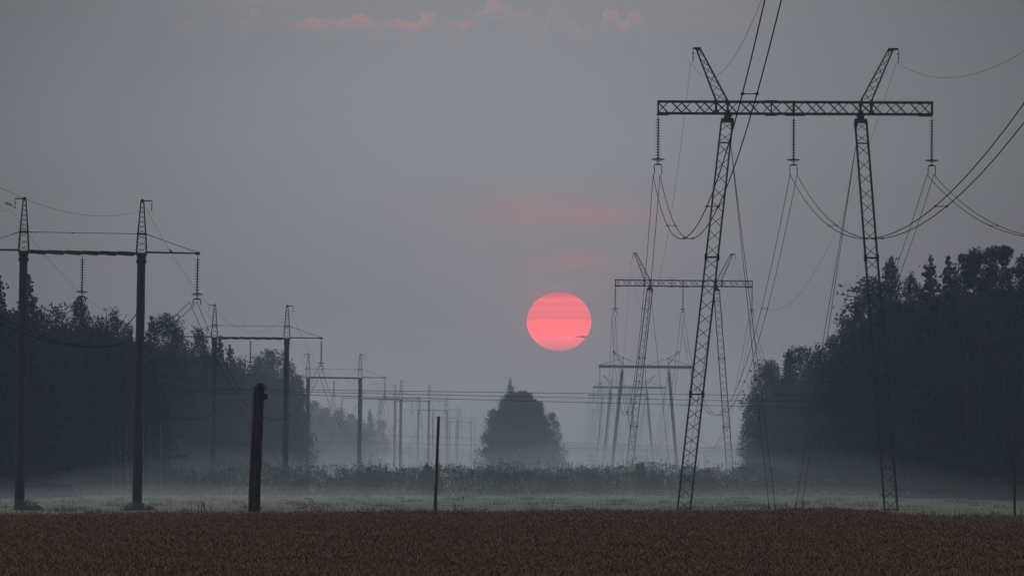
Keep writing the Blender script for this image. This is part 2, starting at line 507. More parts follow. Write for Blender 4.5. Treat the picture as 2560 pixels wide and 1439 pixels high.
def make_wheat():
    rs = np.random.RandomState(11)
    bands = [(104, 125, 120), (125, 150, 95), (150, 190, 70), (190, 252, 50)]
    Vs = []; Fs = []; k = 0
    for y0, y1, dens in bands:
        hw = 0.085 * y1 + 2.5
        n = int((y1 - y0) * 2 * hw * dens)
        X = rs.uniform(-hw, hw, n); Y = rs.uniform(y0, y1, n)
        # a few tramlines and uneven growth
        keep = rs.rand(n) < (0.80 + 0.2 * np.sin(X * 0.9 + Y * 0.21) * np.sin(Y * 0.17 - X * 0.35))
        X = X[keep]; Y = Y[keep]; n = len(X)
        top = wheat_top(X, Y) + rs.normal(0, 0.045, n) - 0.04
        top += 0.03 * np.sin(X * 0.8 + Y * 0.35) + (rs.rand(n) < 0.025) * rs.uniform(0.02, 0.14, n)
        if y0 >= 190: top += 0.0
        L = rs.uniform(0.09, 0.15, n); W = rs.uniform(0.009, 0.017, n) * (1.0 + (Y - 104) / 300)
        az = rs.uniform(0, 2 * np.pi, n); lean = rs.uniform(-0.15, 1.25, n)
        d0 = np.stack([np.cos(az) * np.sin(lean * 0.5), np.sin(az) * np.sin(lean * 0.5), np.cos(lean * 0.5)], 1)
        d1 = np.stack([np.cos(az) * np.sin(lean * 1.5), np.sin(az) * np.sin(lean * 1.5), np.cos(lean * 1.5)], 1)
        base = np.stack([X, Y, top - L * 0.8], 1)
        mid = base + d0 * (L * 0.5)[:, None]
        tip = mid + d1 * (L * 0.6)[:, None]
        ang = rs.uniform(0, 2 * np.pi, n)
        ring = []
        for j in range(3):
            a = ang + j * 2.094
            off = np.stack([np.cos(a), np.sin(a), 0 * a], 1)
            off -= d0 * np.sum(off * d0, 1)[:, None]
            ring.append(mid + off * W[:, None])
        foot = base - d0 * 0.0
        foot2 = np.stack([X, Y, top - rs.uniform(0.35, 0.5, n)], 1)
        sw = 0.004 * (1 + (Y - 104) / 120)
        s1 = foot2 + np.stack([sw, 0 * sw, 0 * sw], 1)
        s2 = foot2 - np.stack([sw, 0 * sw, 0 * sw], 1)
        # one drooping leaf blade
        lb = foot2 * 0.25 + base * 0.75
        la = rs.uniform(0, 2 * np.pi, n)
        l1 = lb + np.stack([np.cos(la) * 0.07, np.sin(la) * 0.07, rs.uniform(0.0, 0.1, n)], 1)
        l2 = l1 + np.stack([np.cos(la) * 0.08, np.sin(la) * 0.08, rs.uniform(-0.1, 0.0, n)], 1)
        lw = np.array([0, 0, 0.014])
        verts = np.stack([base, ring[0], ring[1], ring[2], tip, s1, s2, lb, l1 + lw, l2, l1 - lw], 1).reshape(-1, 3)
        tri = np.array([[0, 2, 1], [0, 3, 2], [0, 1, 3], [4, 1, 2], [4, 2, 3], [4, 3, 1], [0, 5, 6], [7, 10, 8], [10, 9, 8]])
        f = (np.arange(n)[:, None, None] * 11 + tri[None]).reshape(-1, 3) + k
        Vs.append(verts); Fs.append(f); k += len(verts)
    me = np_mesh_f('wheat', np.concatenate(Vs), np.concatenate(Fs), M['wheat'])
    o = obj('wheat_field', me)
    tag(o, 'brown ripe wheat filling the bottom of the picture', 'wheat', None, 'stuff')
make_wheat()

def make_grass():
    rs = np.random.RandomState(5)
    n = 16000
    Y = 253 + 80 * rs.rand(n) ** 1.6; X = rs.uniform(-1, 1, n) * (Y * 0.08 + 3)
    z = np.array([gz(a, b) for a, b in zip(X, Y)])
    h = rs.gamma(5.0, 0.085, n) + 0.16
    near = Y < 262
    # fringe at the field's edge reaches as high as the ears
    top = wheat_top(X, np.full(n, 250.0))
    h = np.where(near, np.maximum(0.1, top - z - 0.05 + rs.normal(0, 0.05, n) + (rs.rand(n) < 0.05) * rs.uniform(0, 0.22, n)), h)
    w = rs.uniform(0.008, 0.02, n)
    a = rs.uniform(0, 6.28, n)
    p0 = np.stack([X - w, Y, z], 1); p1 = np.stack([X + w, Y, z], 1)
    p2 = np.stack([X + np.cos(a) * h * 0.22, Y + np.sin(a) * h * 0.22, z + h], 1)
    V = [np.stack([p0, p1, p2], 1).reshape(-1, 3)]
    for _ in range(520):                          # scattered tufts over the meadow
        cy = 335 + 290 * rs.rand() ** 0.9; cx = rs.uniform(-1, 1) * (cy * 0.08 + 4)
        k = rs.randint(14, 40); sp = rs.uniform(0.15, 0.9); hh = rs.uniform(0.12, 0.42)
        x = cx + rs.normal(0, sp, k); y = cy + rs.normal(0, sp, k); a = rs.uniform(0, 6.28, k); h = hh * rs.uniform(0.5, 1.1, k)
        q0 = np.stack([x - 0.02, y, 0 * x], 1); q1 = np.stack([x + 0.02, y, 0 * x], 1)
        q2 = np.stack([x + np.cos(a) * h * 0.4, y + np.sin(a) * h * 0.4, h], 1)
        V.append(np.stack([q0, q1, q2], 1).reshape(-1, 3))
    me = np_mesh('grass', np.concatenate(V), 3, M['grass'])
    o = obj('grass', me)
    tag(o, 'thin grass tufts on the meadow and along the far edge of the wheat', 'grass', None, 'stuff')
make_grass()

# ------------------------------------------------------------------ pylons
def lattice(mb, axis_pts, halfs, chord, brace, cells, skip_ends=False):
    """square lattice mast between stations (Vector centre, half width x, half depth y)"""
    c0, c1 = Vector(axis_pts[0]), Vector(axis_pts[1])
    (hx0, hy0), (hx1, hy1) = halfs
    def corner(t, i):
        c = c0.lerp(c1, t); hx = hx0 + (hx1 - hx0) * t; hy = hy0 + (hy1 - hy0) * t
        sx, sy = ((-1, -1), (1, -1), (1, 1), (-1, 1))[i]
        return c + Vector((sx * hx, sy * hy, 0))
    for i in range(4):
        mb.bar(corner(0, i), corner(1, i), chord)
    for k in range(cells):
        t0, t1 = k / cells, (k + 1) / cells
        g = 0.12 / cells
        for i in range(4):
            j = (i + 1) % 4
            a, b = (i, j) if k % 2 == 0 else (j, i)
            mb.bar(corner(t0 + g, a), corner(t1 - g, b), brace)
    return corner

PX = 0.02657
def insulator(parent, top, n_disc, length, ring_r, two=True, name='insulator_string', prong=0.24, drop=0.55):
    s = MB()
    x, y, z = top
    s.tube([(x, y, z), (x, y, z - 0.25)], 0.02)
    dz_ = (length - 0.35) / n_disc
    for i in range(n_disc):
        zz = z - 0.25 - i * dz_
        s.lathe((x, y, zz), [(0.035, 0), (0.05, -dz_ * 0.25), (0.185, -dz_ * 0.62), (0.185, -dz_ * 0.70), (0.05, -dz_ * 0.72), (0.035, -dz_)], 8)
    o = s.build(name, M['glass'], parent)
    zb = z - length
    r = MB()
    r.ring((x, y, zb + 0.08), ring_r, 0.035)
    for a in range(4):
        t = a * math.pi / 2 + 0.4
        r.bar((x, y, zb - 0.08), (x + ring_r * math.cos(t), y + ring_r * math.sin(t), zb + 0.08), 0.025)
    r.build('guard_ring', M['dark_steel'], o)
    k = MB()
    k.bar((x, y, z - length + 0.1), (x, y, zb - 0.25), 0.05)
    k.bar((x - prong, y, zb - 0.27), (x + prong, y, zb - 0.27), 0.07, 0.10)
    k.bar((x - prong * 0.6, y, zb - 0.22), (x + prong * 0.6, y, zb - 0.22), 0.05, 0.06)
    for sx in (-1, 1):
        k.tube([(x + sx * prong, y, zb - 0.27), (x + sx * prong, y, zb - 0.27 - drop)], 0.018)
        k.box((x + sx * prong, y, zb - 0.27 - drop * 0.45), (0.07, 0.07, 0.12))
        k.box((x + sx * prong, y, zb - 0.27 - drop * 0.75), (0.06, 0.10, 0.09))
        k.bar((x + sx * prong, y - 0.22, zb - 0.30 - drop), (x + sx * prong, y + 0.22, zb - 0.30 - drop), 0.06, 0.07)
    k.build('yoke', M['dark_steel'], o)
    return o

def make_steel_portal():
    root = empty('lattice_pylon')
    st = M['steel']
    z1, z0 = 27.22, 26.32
    # crossarm
    m = MB()
    xs0, xs1 = -9.17, 9.14; hy = 0.45; zc0, zc1 = z0, z1
    for y in (-hy, hy):
        m.bar((xs0, y, zc1 - 0.06), (xs1, y, zc1 - 0.06), 0.13, 0.12)
        m.bar((xs0, y, zc0 + 0.06), (xs1, y, zc0 + 0.06), 0.13, 0.12)
    vx = [xs0 + 0.06, (1786 - 1984) * PX, (1815 - 1984) * PX, (1924 - 1984) * PX, (1980 - 1984) * PX, (2147 - 1984) * PX, (2174 - 1984) * PX, xs1 - 0.06]
    vw = [0.10, 0.14, 0.12, 0.05, 0.12, 0.12, 0.14, 0.10]
    for x, w in zip(vx, vw):
        for y in (-hy, hy): m.bar((x, y, zc0 + 0.04), (x, y, zc1 - 0.04), w, 0.07)
    for a, b in zip(vx[:-1], vx[1:]):
        L = b - a
        n = max(1, int(round(L / 0.80)))
        if L > 1.0:
            for k in range(n):
                # crossed bracing in pairs with open gaps, as on the real arm
                c = a + L * (k + 0.5) / n + (0.10 if k % 2 else -0.06)
                for y in (-hy, hy):
                    m.bar((c - 0.34, y, zc0 + 0.1), (c + 0.34, y, zc1 - 0.1), 0.045)
                    m.bar((c + 0.34, y + 0.02, zc0 + 0.1), (c - 0.34, y + 0.02, zc1 - 0.1), 0.045)
        else:
            for y in (-hy, hy):
                m.bar((a, y, zc0 + 0.1), (b, y, zc1 - 0.1), 0.05); m.bar((b, y + 0.02, zc0 + 0.1), (a, y + 0.02, zc1 - 0.1), 0.05)
        for k in range(n):
            x = a + L * k / n; x2 = a + L * (k + 1) / n
            for z in (zc0 + 0.03, zc1 - 0.03):
                m.bar((x, -hy, z), (x2, hy, z), 0.04)
    for x in (vx[1], vx[2], vx[5], vx[6]):
        m.box((x, -hy - 0.03, zc1 - 0.12), (0.30, 0.03, 0.26)); m.box((x, -hy - 0.03, zc0 + 0.13), (0.34, 0.03, 0.28))
    for x, w in ((xs0 + 0.35, 0.8), (0, 1.3), (xs1 - 0.5, 0.9), (vx[3], 0.8)):
        m.box((x, 0, zc0 - 0.04), (w, 0.9, 0.05))
    m.box((vx[3], 0, zc1 + 0.02), (0.8, 0.9, 0.04))
    for x in (-4.49 + 0.05, 4.33): m.box((x, 0, zc0 - 0.06), (1.1 if False else 0.5, 0.7, 0.14))
    m.build('crossarm', st, root)
    # legs
    for (tx, bx) in ((-4.49, -7.39), (4.33, 6.57)):
        l = MB()
        top = Vector((tx, 0, 26.2)); bot = Vector((bx, 0, -0.9))
        def at(z): return bot.lerp(top, (z + 0.9) / 27.1)
        secs = [(-0.9, 7.75, 13), (7.75, 16.85, 14), (16.85, 24.45, 12), (24.45, 25.9, 2)]
        for a, b, n in secs:
            ha = 0.43 - 0.05 * (a / 26); hb = 0.43 - 0.05 * (b / 26)
            lattice(l, (at(a), at(b)), ((ha, ha), (hb, hb)), 0.10, 0.042, max(2, int((b - a) / 0.86)))
            # ladder-like crossing: second diagonal set on the rear faces is part of lattice()
        for z in (24.45, 16.85, 7.75, 0.15):
            c = at(z); h = 0.43 - 0.05 * (z / 26)
            for y in (-h, h): l.bar((c.x - h, y, z), (c.x + h, y, z), 0.10 if z in (16.85, 7.75) else 0.07)
            for x in (-h, h): l.bar((c.x + x, -h, z), (c.x + x, h, z), 0.08)
            if z in (16.85, 7.75):
                for x in (-h, h):
                    for y in (-h, h): l.box((c.x + x, y, z), (0.18, 0.18, 0.45))
        c = at(26.0)
        l.box((c.x, 0, 25.93), (0.82, 0.8, 0.28)); l.box((c.x, 0, 26.15), (0.45, 0.4, 0.2))
        l.box((c.x + (0.33 if tx < 0 else -0.33), 0, 25.7), (0.2, 0.8, 0.4))
        l.build('leg', st, root)
        f = MB()
        f.lathe((at(-0.2).x, 0, -1.2), [(0.75, 0), (0.75, 1.1), (0.6, 1.25)], 10)
        f.build('footing', M['concrete'], root)
    # peaks
    for (b0, b1, t0, t1, tip) in ((1786, 1815, 1736, 1747, 1728), (2147, 2174, 2215, 2227, 2241)):
        m = MB()
        B0, B1, T0, T1 = [(v - 1984) * PX for v in (b0, b1, t0, t1)]
        zt = 30.62; n = 6
        for s in (-1, 1):
            for (b, t) in ((B0, T0), (B1, T1)):
                m.bar((b, s * hy, z1), (t, s * 0.12, zt), 0.085)
            for k in range(n):
                a0, a1 = k / n, (k + 1) / n
                def pt(e, q):
                    b, t = (B0, T0) if e == 0 else (B1, T1)
                    return (b + (t - b) * q, s * (hy + (0.12 - hy) * q), z1 + (zt - z1) * q)
                e = (k + (s > 0)) % 2
                m.bar(pt(e, a0), pt(1 - e, a1), 0.04)
        for k in range(n):
            a0, a1 = k / n, (k + 1) / n
            for b, t in ((B0, T0), (B1, T1)):
                y0 = hy + (0.12 - hy) * a0; y1 = hy + (0.12 - hy) * a1
                sg = 1 if k % 2 else -1
                m.bar((b + (t - b) * a0, sg * y0, z1 + (zt - z1) * a0), (b + (t - b) * a1, -sg * y1, z1 + (zt - z1) * a1), 0.035)
        TP = (tip - 1984) * PX
        xa, xb = (T1, TP) if tip < 1984 else (T0, TP)
        for y in (-0.1, 0.1): m.bar((xa, y, zt + 0.03), (xb, y, zt + 0.10), 0.24, 0.05, 0.08, 0.05)
        p = m.build('earth_wire_peak', st, root)
        h = MB()
        h.tube([(TP, 0, zt + 0.08), (TP, 0, zt - 0.75)], 0.02)
        h.lathe((TP, 0, zt - 0.25), [(0.03, 0.05), (0.13, 0), (0.03, -0.05)], 8)
        h.box((TP, 0, zt - 0.5), (0.07, 0.07, 0.12)); h.bar((TP, -0.15, zt - 0.75), (TP, 0.15, zt - 0.75), 0.07)
        h.build('wire_hanger', M['dark_steel'], p)
    for x in (-9.1, -0.1, 9.08):
        insulator(root, (x, 0, z0 - 0.02), 15, 3.05, 0.42)
    # guy wires
    for (ax, feet) in ((-4.28, ((-1.65, 14), (-1.04, -14))), (4.05, ((-0.16, 14), (0.61, -14)))):
        for fx, fy in feet:
            g = MB()
            g.tube([(ax, 0, 24.4), (fx, fy * -1, -0.4)], 0.022, 5)
            g.bar(Vector((ax, 0, 24.4)).lerp(Vector((fx, -fy, -0.4)), 0.965), (fx, -fy, -0.4), 0.10)
            g.build('guy_wire', M['dark_steel'], root)
    return root

def make_concrete_portal():
    root = empty('concrete_portal_pylon')
    S = 4.05; zb = 17.3
    for s in (-1, 1):
        m = MB()
        m.lathe((s * S, 0, -3.0), [(0.345, 0), (0.34, 3.0), (0.28, 20.1)], 14)
        for zz in (13.3, 10.8, 8.6, 6.2, 2.9): m.lathe((s * S, 0, zz), [(0.355 - zz * 0.003, 0), (0.355 - zz * 0.003, 0.12)], 12)
        pole = m.build('pole', M['concrete'], root)
        c = MB()
        c.lathe((s * S, 0, 16.62), [(0.36, 0), (0.36, 0.26)], 12)
        c.lathe((s * S, 0, 16.9), [(0.28, 0), (0.33, 0.2), (0.40, 0.36), (0.40, 0.46)], 12)
        c.build('collar', M['dark_steel'], pole)
        p = MB()
        lattice(p, ((s * S, 0, zb), (s * S, 0, 18.65)), ((0.35, 0.35), (0.27, 0.27)), 0.075, 0.035, 3)
        lattice(p, ((s * S, 0, 18.65), (s * S, 0, 20.95)), ((0.27, 0.27), (0.09, 0.09)), 0.07, 0.032, 7)
        for y in (-0.27, 0.27): p.bar((s * S - 0.30, y, 18.65), (s * S + 0.30, y, 18.65), 0.11)
        for x in (-0.27, 0.27): p.bar((s * S + x, -0.3, 18.65), (s * S + x, 0.3, 18.65), 0.11)
        p.box((s * S, 0, 20.95), (0.2, 0.2, 0.18))
        p.bar((s * S, 0, 20.93), (s * (S + 0.66), 0, 20.93), 0.09, 0.09, 0.07, 0.07)
        pk = p.build('earth_wire_peak', M['dark_steel'], root)
        h = MB(); X = s * (S + 0.65)
        h.tube([(X, 0, 20.9), (X, 0, 20.3)], 0.02)
        h.lathe((X, 0, 20.62), [(0.03, 0.04), (0.08, 0), (0.03, -0.04)], 8)
        h.bar((X, -0.15, 20.28), (X, 0.15, 20.28), 0.08)
        h.build('wire_hanger', M['dark_steel'], pk)
        # outer arm and its tie
        a = MB()
        for y in (-0.16, 0.16): a.bar((s * (S + 0.3), y, zb + 0.1), (s * 7.93, y * 0.3, zb + 0.08), 0.13, 0.05, 0.10, 0.04)
        a.bar((s * (S + 0.35), 0, zb + 0.1), (s * 7.9, 0, zb + 0.07), 0.09, 0.26, 0.07, 0.08)
        a.box((s * 7.92, 0, zb + 0.08), (0.30, 0.24, 0.22))
        a.build('arm', M['dark_steel'], root)
        t = MB()
        t.tube([(s * (S + 0.3), 0, 18.65), (s * 7.85, 0, zb + 0.15)], 0.022, 5)
        t.bar((s * (S + 0.3), 0, 18.65), (s * (S + 0.75), 0, 18.49), 0.06); t.bar((s * 7.5, 0, zb + 0.28), (s * 7.85, 0, zb + 0.16), 0.05)
        t.build('tie_rod', M['dark_steel'], root)
    t = MB()
    t.tube([(-S + 0.3, 0, 18.65), (S - 0.3, 0, 18.65)], 0.020, 5)
    t.bar((-S + 0.3, 0, 18.65), (-S + 0.95, 0, 18.64), 0.05); t.bar((S - 0.55, 0, 18.64), (S - 0.3, 0, 18.65), 0.05); t.bar((-0.78, 0, 18.64), (-0.62, 0, 18.64), 0.08)
    t.build('tie_rod', M['dark_steel'], root)
    # middle beam: overlapping dark boxes
    m = MB()
    x0, x1 = -3.62, 3.60; n = 6; L = (x1 - x0) / n
    for k in range(n):
        a = x0 + k * L
        m.bar((a, 0, zb - 0.0), (a + L * 0.92, 0, zb - 0.03), 0.24, 0.30, 0.28, 0.34)
        m.bar((a + L * 0.9, 0, zb - 0.02), (a + L * 1.02, 0, zb - 0.02), 0.19, 0.25)
        m.bar((a, -0.1, zb + 0.115), (a + L * 0.5, -0.1, zb + 0.10), 0.05)
        m.bar((a + L * 0.4, -0.1, zb - 0.14), (a + L * 0.9, -0.1, zb - 0.17), 0.05)
    m.bar((x0 - 0.35, 0, zb), (x0, 0, zb), 0.12, 0.3); m.bar((x1, 0, zb), (x1 + 0.3, 0, zb), 0.12, 0.3)
    m.build('crossbeam', M['beam'], root)
    for s in (-1, 1):
        b = MB()
        A = Vector((s * (S - 0.25), 0.05 * s, 13.2)); Bp = Vector((-s * (S - 0.25), 0.05 * s, 2.9))
        b.tube([A, Bp], 0.02, 5)
        b.bar(A.lerp(Bp, 0.10), A, 0.06); b.bar(A.lerp(Bp, 0.86), Bp, 0.07); b.bar(A.lerp(Bp, 0.43), A.lerp(Bp, 0.49), 0.07)
        b.build('brace_wire', M['dark_steel'], root)
    for x, dy_ in ((-7.92, 0), (0, 0), (7.92, 0)):
        insulator(root, (x, 0, zb - (0.15 if x == 0 else 0.0)), 13, 2.62 if x == 0 else 2.80, 0.37, prong=0.26, drop=0.30)
    return root

def make_beam_portal():
    root = empty('splayed_concrete_pylon')
    zb = 21.8
    m = MB()
    m.bar((-9.3, 0, zb), (9.3, 0, zb), 0.58, 0.45)
    m.box((-9.25, 0, zb + 0.02), (0.2, 0.5, 0.66)); m.box((9.25, 0, zb + 0.02), (0.2, 0.5, 0.66))
    m.build('crossbeam', M['beam'], root)
    for s in (-1, 1):
        l = MB()
        l.tube([(s * 6.95, 0, -3), (s * 4.65, 0, 20.9)], [0.36, 0.30], 12)
        pole = l.build('pole', M['concrete'], root)
        c = MB()
        c.box((s * 4.65, 0, 21.2), (0.5, 0.45, 0.25)); c.bar((s * 4.42, 0, 20.4), (s * 4.42, 0, 21.5), 0.10); c.bar((s * 4.88, 0, 20.4), (s * 4.88, 0, 21.5), 0.10)
        c.build('collar', M['dark_steel'], pole)
        p = MB()
        p.bar((s * 4.5, 0, zb + 0.25), (s * 4.5, 0, zb + 2.0), 0.12)
        p.bar((s * 4.5, 0, zb + 0.4), (s * 6.45, 0, zb + 3.0), 0.13)
        p.bar((s * 4.5, 0, zb + 1.7), (s * 6.45, 0, zb + 3.0), 0.10)
        p.bar((s * 6.2, 0, zb + 3.0), (s * 6.7, 0, zb + 3.0), 0.14)
        p.tube([(s * 6.5, 0, zb + 3.0), (s * 6.5, 0, zb + 2.35)], 0.03, 5)
        p.build('earth_wire_peak', M['dark_steel'], root)
        for xe in (9.1, 0.2):
            t = MB()
            t.tube([(s * 4.5, 0, zb + 1.7), (s * xe, 0, zb + 0.3)], 0.05, 5)
            t.build('tie_rod', M['dark_steel'], root)
        for fx, fy in ((1.2, 13), (1.8, -13)):
            g = MB(); g.tube([(s * 4.6, 0, 20.6), (s * fx, fy, -0.4)], 0.035, 5)
            g.build('guy_wire', M['dark_steel'], root)
    for x in (-9.1, 0, 9.1):
        insulator(root, (x, 0, zb - 0.29), 17, 3.1, 0.42)
    return root

def place(root, X, Y, Z, label, cat, group, roll=0.0, first=False):
    o = root if first else copy_tree(root)
    o.location = (X, Y, Z); o.rotation_euler = (0, math.radians(roll), 0)
    tag(o, label, cat, group)
    return o

RG = 'lattice and portal pylons of the right hand power line'
steel = make_steel_portal()
T = []    # (centre x, y, base z, conductor attach z above base, phase offset, peak offset, peak attach z)
A_ = (22.35, 9.1, 6.82, 29.8)
T.append((18.7, 457.0, 0.0) + A_)
T.append((22.6, 914.0, 0.0) + A_)
T.append((26.4, 1371.0, 0.0, 17.4, 9.1, 6.5, 24.1))
T.append((30.0, 1778.0, 0.1, 17.4, 9.1, 6.5, 24.1))
T.append((34.2, 2249.0, 2.4, 17.4, 9.1, 6.5, 24.1))
T.append((40.3, 2900.0, 0.4) + A_)
T.append((45.5, 3450.0, 0.8) + A_)
T.append((51.0, 4050.0, -5.0) + A_)
place(steel, *T[0][:3], 'tallest dark steel lattice pylon with guy wires, standing just behind the wheat on the right', 'pylon', RG, 0.25, True)
place(steel, *T[1][:3], 'smaller steel lattice pylon partly behind the tallest one, just right of the sun', 'pylon', RG, 0.5)
place(steel, *T[5][:3], 'nearest of the three ghostly lattice pylons fading into haze right of the lone tree', 'pylon', RG)
place(steel, *T[6][:3], 'second of the three ghostly lattice pylons nearly lost in haze right of the lone tree', 'pylon', RG)
place(steel, *T[7][:3], 'faintest and lowest lattice pylon almost dissolved in haze above the far woods', 'pylon', RG)
bp = make_beam_portal()
place(bp, *T[2][:3], 'grey portal pylon with thick solid crossbeam and splayed poles under the second lattice pylon', 'pylon', RG, 0.6, True)
place(bp, *T[3][:3], 'hazy splayed pole pylon whose solid crossbeam hangs just above the three level wires', 'pylon', RG, 0.5)
place(bp, *T[4][:3], 'pale small splayed pole pylon with crossbeam level with the top of the three wires', 'pylon', RG, 0.2)

LG = 'concrete portal pylons receding on the left'
cp = make_concrete_portal()
Lraw = [(195.5, 631, 473), (622, 844.5, 770), (832, 943.5, 1072), (950, 996, 1393), (1028, 1001, 1639), (1080, 1024.5, 1935), (1112, 1044, 2247), (1150, 1054, 2560), (1163, 1063, 2870)]
Llab = ['nearest and largest concrete portal pylon at the left edge, with birds on it',
        'second largest concrete portal pylon, its poles rising on both sides of the old wooden post',
        'third concrete portal pylon, its right pole standing beyond the left woods against the sky',
        'fourth concrete portal pylon, its left pole hidden behind a larger pole of the third',
        'fifth concrete portal pylon with hazy poles left of the thin wooden stake',
        'sixth hazy concrete portal pylon, its right pole just right of the thin wooden stake',
        'seventh faint concrete portal pylon with pale poles between thin stake and lone tree',
        'eighth very faint concrete portal pylon close to the lone tree',
        'smallest faintest concrete portal pylon almost touching the lone tree on its left']
Ls = []
for i, ((px, py, d), lab) in enumerate(zip(Lraw, Llab)):
    c = P(px, py, d); base = c.z - 17.3
    Ls.append((c.x, float(d), base, 13.9, 7.92, 4.70, 20.28))
    place(cp, c.x, d, base, lab, 'pylon', LG, 1.0 if i == 0 else 0.7, i == 0)

# ------------------------------------------------------------------ wires
def span_pts(a, b, drop4, n=28):
    a = Vector(a); b = Vector(b)
    return [a.lerp(b, t) - Vector((0, 0, drop4 * t * (1 - t))) for t in [i / n for i in range(n + 1)]]

def line_wire(towers, t0, off_key, side, z_key, dx_, b0, b1, rad, name, parent=None):
    """one conductor over all pylons, as a single tube; also returns its points"""
    pts = []
    st = [t0] + towers
    for i in range(len(st) - 1):
        A, B = st[i], st[i + 1]
        a = (A[0] + side * A[off_key] + dx_, A[1], A[2] + A[z_key])
        b = (B[0] + side * B[off_key] + dx_, B[1], B[2] + B[z_key])
        L = B[1] - A[1]
        seg = span_pts(a, b, (b0 if i == 0 else b1 * (L / b1_ref) ** 2), 40 if i < 2 else 16)
        pts += seg if i == 0 else seg[1:]
    return pts

def spacer(m, p, q):
    m.bar(p, q, 0.03)
    for e in (p, q): m.box(e, (0.10, 0.22, 0.08))

def power_line(towers, t0, b_phase0, b_phase, b_earth0, b_earth, ref, labels, group, sep_, rad, rade):
    global b1_ref
    b1_ref = ref
    for (side, lab) in zip((-1, 0, 1), labels[:3]):
        root = empty('phase_cable', (0, 0, 0))
        tag(root, lab, 'power cable', group)
        both = []
        for e in (-1, 1):
            pts = line_wire(towers, t0, 4, side, 3, e * sep_ / 2, b_phase0, b_phase, rad, 'conductor')
            both.append(pts)
            m = MB(); m.tube(pts, rad, 5)
            m.build('conductor', M['alu'], root)
        n0 = len(both[0])
        for k in (4, 9, 14, 19, 24, 29, 34, 46, 52, 58, 64, 70, 76):
            if k < n0:
                s = MB(); spacer(s, both[0][k], both[1][k]); s.build('spacer', M['dark_steel'], root)
    for (side, lab) in zip((-1, 1), labels[3:]):
        pts = line_wire(towers, t0, 5, side, 6, 0, b_earth0, b_earth, rade, 'earth_wire')
        m = MB(); m.tube(pts, rade, 5)
        o = m.build('earth_wire', M['alu'], None)
        tag(o, lab, 'earth wire', group)

R0 = (14.7, 0.0, 16.4, 22.35, 9.1, 6.82, 29.8)
power_line(T, R0, 64.0, 58.0, 57.0, 44.0, 457.0,
    ['twin cable from left end of the tall lattice pylon, leaving over the top edge',
     'twin cable of the right line hanging from middle of the tall pylon crossarm',
     'twin cable of the right line hanging from right end of the tall pylon crossarm',
     'thin earth wire from left peak of the tall lattice pylon',
     'thin earth wire from right peak of the tall lattice pylon'],
    'wires of the right power line', 0.46, 0.021, 0.009)
L0 = (-31.2, 172.0, -0.15 + 3.7, 13.9, 7.92, 4.70, 20.28)
power_line(Ls, L0, 26.0, 28.0, 20.0, 20.0, 300.0,
    ['twin cable of the left line on the left ends of its concrete pylons',
     'twin cable of the left line hanging under the middle of its concrete pylons',
     'twin cable of the left line hanging from the right arm ends of its concrete pylons',
     'thin earth wire on the left peaks of the concrete pylons',
     'thin earth wire on the right peaks of the concrete pylons'],
    'wires of the left power line', 0.50, 0.021, 0.009)

def level_wire(pts, d, rad, label, group):
    xs = [p[0] for p in pts]; ys = [p[1] for p in pts]
    co = np.polyfit(xs, ys, min(3, len(xs) - 1))
    X = np.linspace(xs[0], xs[-1], 60)
    m = MB(); m.tube([P(x, np.polyval(co, x), d) for x in X], rad * 0.8, 5)
    tag(m.build('telephone_wire', M['dark_steel']), label, 'wire', group)
LW = 'level wires crossing the picture'
level_wire([(-500, 966), (0, 966.5), (640, 970), (1240, 983), (1940, 986.5), (2560, 987), (2900, 986)], 400, 0.017, 'top one of the three thin level wires crossing the whole picture', LW)
level_wire([(-500, 967), (0, 968), (640, 976), (1240, 990), (1940, 1003), (2560, 1006), (2900, 1006)], 401, 0.017, 'middle one of the three thin level wires crossing the whole picture', LW)
level_wire([(-500, 968), (0, 971), (640, 983), (1240, 1000), (1940, 1017), (2560, 1021), (2900, 1022)], 400, 0.017, 'bottom one of the three thin level wires crossing the whole picture', LW)
level_wire([(200, 1076), (760, 1083), (1420, 1103), (1940, 1128), (2500, 1150)], 1000, 0.020, 'upper one of two faint far wires low over the scrub', 'faint far wires low over the scrub')
level_wire([(200, 1094), (760, 1100), (1420, 1121), (1940, 1131), (2500, 1140)], 1005, 0.020, 'lower one of two faint far wires low over the scrub', 'faint far wires low over the scrub')

